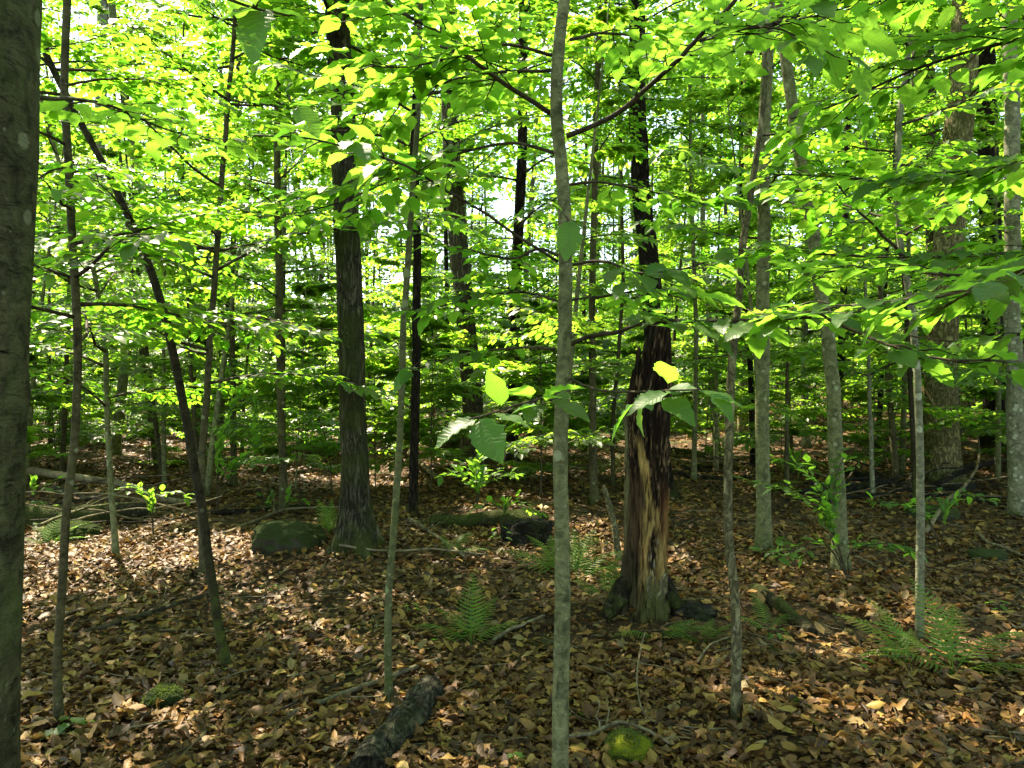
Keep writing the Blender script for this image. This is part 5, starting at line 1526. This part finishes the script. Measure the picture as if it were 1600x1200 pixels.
for (kind, tier, li), items in cells.items():
    items.sort(key=lambda q: q[0])
    nm, cat, txt = info[kind]
    for k, (px, (x, y, _, var, rz, sc)) in enumerate(items):
        if li == 0: where = 'left of the ' + land[0][1]
        elif li == len(land): where = 'right of the ' + land[-1][1]
        else: where = 'just right of the ' + land[li - 1][1]
        root = empty(nm, (x, y, float(H(x, y)) - .03))
        root.rotation_euler = (0, 0, rz); root.scale = (sc,) * 3
        link('trunk', var[0], root)
        cr = link('crown', var[1], root); cr['kind'] = 'stuff'
        pre = (ordw[min(k, len(ordw) - 1)] + ' ') if len(items) > 1 else ''
        tag(root, f'{pre}{tier} {txt} {where}', cat, {'young': 'young beeches of the thicket', 'tall': 'tall trees of the forest behind', 'bush': 'low beech shrubs'}[kind])

# ------------------------------------------------------------------ high crowns of the tall trees, some unseen and added for shade
SHAFTS = []      # gaps carved in the crowns to let sun through: target point and radius
for px, py, rr in ((150, 930, .8), (120, 975, .5), (230, 900, .5), (320, 1000, .22), (1010, 1045, .16), (1560, 1090, .35), (1200, 800, .9), (1120, 800, .8), (840, 690, 2.2), (650, 690, 1.8), (300, 690, 1.6), (1400, 700, 1.2), (1540, 720, 1.0),
                   (100, 770, .6), (300, 880, .35), (470, 870, .4), (1160, 870, .6), (1090, 860, .5), (700, 770, .9), (1350, 900, .3), (1490, 1010, .55), (740, 960, .3), (1430, 1000, .35), (1020, 1190, .2), (1500, 930, .35), (560, 1000, .25)):
    SHAFTS.append((G(px, py), rr))
for px, py, d, rr in ((560, 180, 2.7, .55), (700, 80, 2.7, .45), (480, 340, 3.5, .5), (1050, 380, 2.6, .35), (1280, 450, 1.9, .28), (1150, 130, 2.4, .25), (1060, 200, 2.6, .2), (640, 20, 2.6, .4), (860, 250, 2.8, .2),
                      (1010, 700, 5, .35), (1590, 500, 8, .4), (1470, 400, 13, .8), (1000, 560, 2.4, .25), (1530, 570, 1.8, .2), (880, 460, 2.8, .2), (250, 300, 8, 1.2), (1300, 300, 9, 1.0), (1000, 200, 14, 1.5), (700, 400, 12, 1.4), (450, 560, 14, 1.4)):
    SHAFTS.append((P(px, py, d), rr))

def canopy(n_cl, x0, x1, y0, y1, z0, z1, per, size, seed):
    r = np.random.default_rng(seed)
    c = np.stack([r.uniform(x0, x1, n_cl), r.uniform(y0, y1, n_cl), r.uniform(z0, z1, n_cl)], 1)
    # open patches and thick patches
    dens = fbm(c[:, 0] * (.3 if y0 == 1 else .16), c[:, 1] * (.3 if y0 == 1 else .16), 0, 2, 21)
    c = c[r.random(n_cl) < np.where(y0 == 19, (0.35 + 1.3 * dens) * np.where(c[:, 1] > 32, .34, .15), np.clip((dens - .40) * 6, .12, 1) * .95)]
    rad = r.uniform(.6, 1.5, len(c))
    k = np.repeat(np.arange(len(c)), per)
    a = r.uniform(0, 2 * np.pi, len(k)); q = np.sqrt(r.random(len(k)))
    p = c[k] + np.stack([np.cos(a) * q * rad[k], np.sin(a) * q * rad[k] * .8, r.normal(0, .14, len(k)) - .15 * q], 1)
    keep = np.ones(len(p), bool)
    for tgt, rr in SHAFTS:
        v = p - tgt
        s = v @ SUN
        dist = np.linalg.norm(v - s[:, None] * SUN, axis=1)
        keep &= ~((dist < rr * 1.05) & (s > 0))
    # the sky gap of the upper left
    pxx = 800 + p[:, 0] / np.maximum(p[:, 1], .1) * F; pyy = 600 - (p[:, 2] - CAM[2]) / np.maximum(p[:, 1], .1) * F
    keep &= ~((p[:, 1] > 1) & (((pxx - 135) / 62) ** 2 + ((pyy - 95) / 95) ** 2 < 1))
    p = p[keep]
    n = len(p)
    a = r.uniform(0, 2 * np.pi, n)
    return p, np.stack([np.cos(a), np.sin(a), r.normal(-.1, .25, n)], 1), np.stack([r.normal(0, .3, n), r.normal(0, .3, n), np.ones(n)], 1), size * r.uniform(.7, 1.2, n), r.random(n)

def host_tree(x, y, label):  # unseen tree added to carry crowns that block skylight
    b = np.array([x, y, float(H(x, y))])
    c = smooth_path([b - [0, 0, .2], b + [.1, .1, 5], b + [-.2, .1, 10], b + [.2, 0, 16]], 40)
    g = Geo(); V, T, Q = tube(c, np.linspace(.2, .06, 40), 16, lambda th, s, p: 1 + .1 * (fbm(np.cos(th) * 2, np.sin(th) * 2, s * 3, 2, 4) - .5), upright=True); g.add(V - b, T, Q)
    root = empty('beech_tree', b)
    link('trunk', g.mesh('trunk', [B_BEECH]), root)
    tag(root, label, 'tree')
    BR['host%d' % len(BR)] = (root, c)
    return 'host%d' % (len(BR) - 1)
HOSTS = [host_tree(*a) for a in ((-7, -4, 'unseen shade beech added behind the viewer on the left'), (6.5, -5, 'unseen shade beech added behind the viewer on the right'),
    (0.5, -11, 'unseen shade beech added straight behind the viewer'), (-13, 4, 'unseen shade beech added beyond the left edge, level with the mossy green pole'),
    (13, 3, 'unseen shade beech added beyond the right edge, level with the mossy green stone'), (-20, -12, 'farthest unseen shade beech added behind on the left'), (19, -12, 'farthest unseen shade beech added behind on the right'))]
parts = [canopy(1100, -22, 18, 1, 19, 9.0, 16, 70, .19, 81), canopy(2600, -42, 36, 19, 56, 9.5, 22, 60, .15, 82), canopy(1500, -34, 32, -30, 3, 8.0, 16, 50, .26, 83),
         canopy(500, -34, -20, 2, 20, 8, 15, 50, .26, 84), canopy(500, 16, 32, 2, 20, 8, 15, 50, .26, 85)]  # crowns behind and beside the view are added to block skylight
pos, dr, nr, sz, rn = [np.concatenate([a[i] for a in parts]) for i in range(5)]
hosts = [(k, np.array(BR[k][0].location)) for k in ('edge', 'big', 'black', 'brown', 'behind', 'straight', 'leaning', 'redge', 'birch', 'birch2', 'rdark', 'farbig', 'midl', 'l440', 'l150', 'l215', 'behindcurve') + tuple(HOSTS)]
hp = np.array([h[1][:2] for h in hosts])
far_tall = [(x, y) for x, y, kind, *_ in bgs if kind == 'tall']
near_i = np.argmin(((pos[:, None, :2] - hp[None]) ** 2).sum(-1), 1)
for i, (k, loc) in enumerate(hosts):
    s = near_i == i
    if not s.any(): continue
    g = Geo(); scatter(g, leaf_low(), pos[s] - loc, dr[s], nr[s], sz[s], 0, rn[s])
    o = link('crown', g.mesh('crown', [LEAF_FAR]), BR[k][0]); o['kind'] = 'stuff'

# ------------------------------------------------------------------ the far woods that close the view
r = np.random.default_rng(99)
n = 5600
y = r.uniform(50, 70, n); x = r.uniform(-1, 1, n) * (.78 * y + 4); z = H(x, y) + np.where(r.random(n) < .35, r.uniform(0, 7, n), r.uniform(0, 34, n))
k = np.repeat(np.arange(n), 46); rad = r.uniform(.9, 2.2, n)[k]
a = r.uniform(0, 2 * np.pi, len(k)); q = np.sqrt(r.random(len(k)))
p = np.stack([x, y, z], 1)[k] + np.stack([np.cos(a) * q * rad, np.sin(a) * q * rad, r.normal(0, .25, len(k))], 1)
pxx = 800 + p[:, 0] / p[:, 1] * F; pyy = 600 - (p[:, 2] - CAM[2]) / p[:, 1] * F
gap = (((pxx - 135) / 62) ** 2 + ((pyy - 95) / 95) ** 2 < 1)
p = p[~gap]; m_ = len(p); a = r.uniform(0, 6.28, m_)
g = Geo()
scatter(g, leaf_low(), p, np.stack([np.cos(a), np.sin(a), r.normal(0, .4, m_)], 1), np.stack([r.normal(0, .5, m_), r.normal(-.3, .5, m_), np.ones(m_)], 1), .47 * r.uniform(.7, 1.2, m_), 0, r.random(m_))
for j in range(60):
    yy = r.uniform(48, 70); xx = r.uniform(-1, 1) * .75 * yy; w = r.uniform(.12, .3)
    V, T, Q = tube(np.array([[xx, yy, float(H(xx, yy)) - .2], [xx + r.normal(0, .4), yy, 10], [xx + r.normal(0, .9), yy, 26]]), [w, w * .7, w * .3], 7, upright=True); g.add(V, T, Q, 1)
dw = link('distant_woods', g.mesh('distant_woods', [LEAF_FAR, B_DIM]))
tag(dw, 'dense sunlit green woods closing the view behind all trunks', 'woods', kind='stuff')
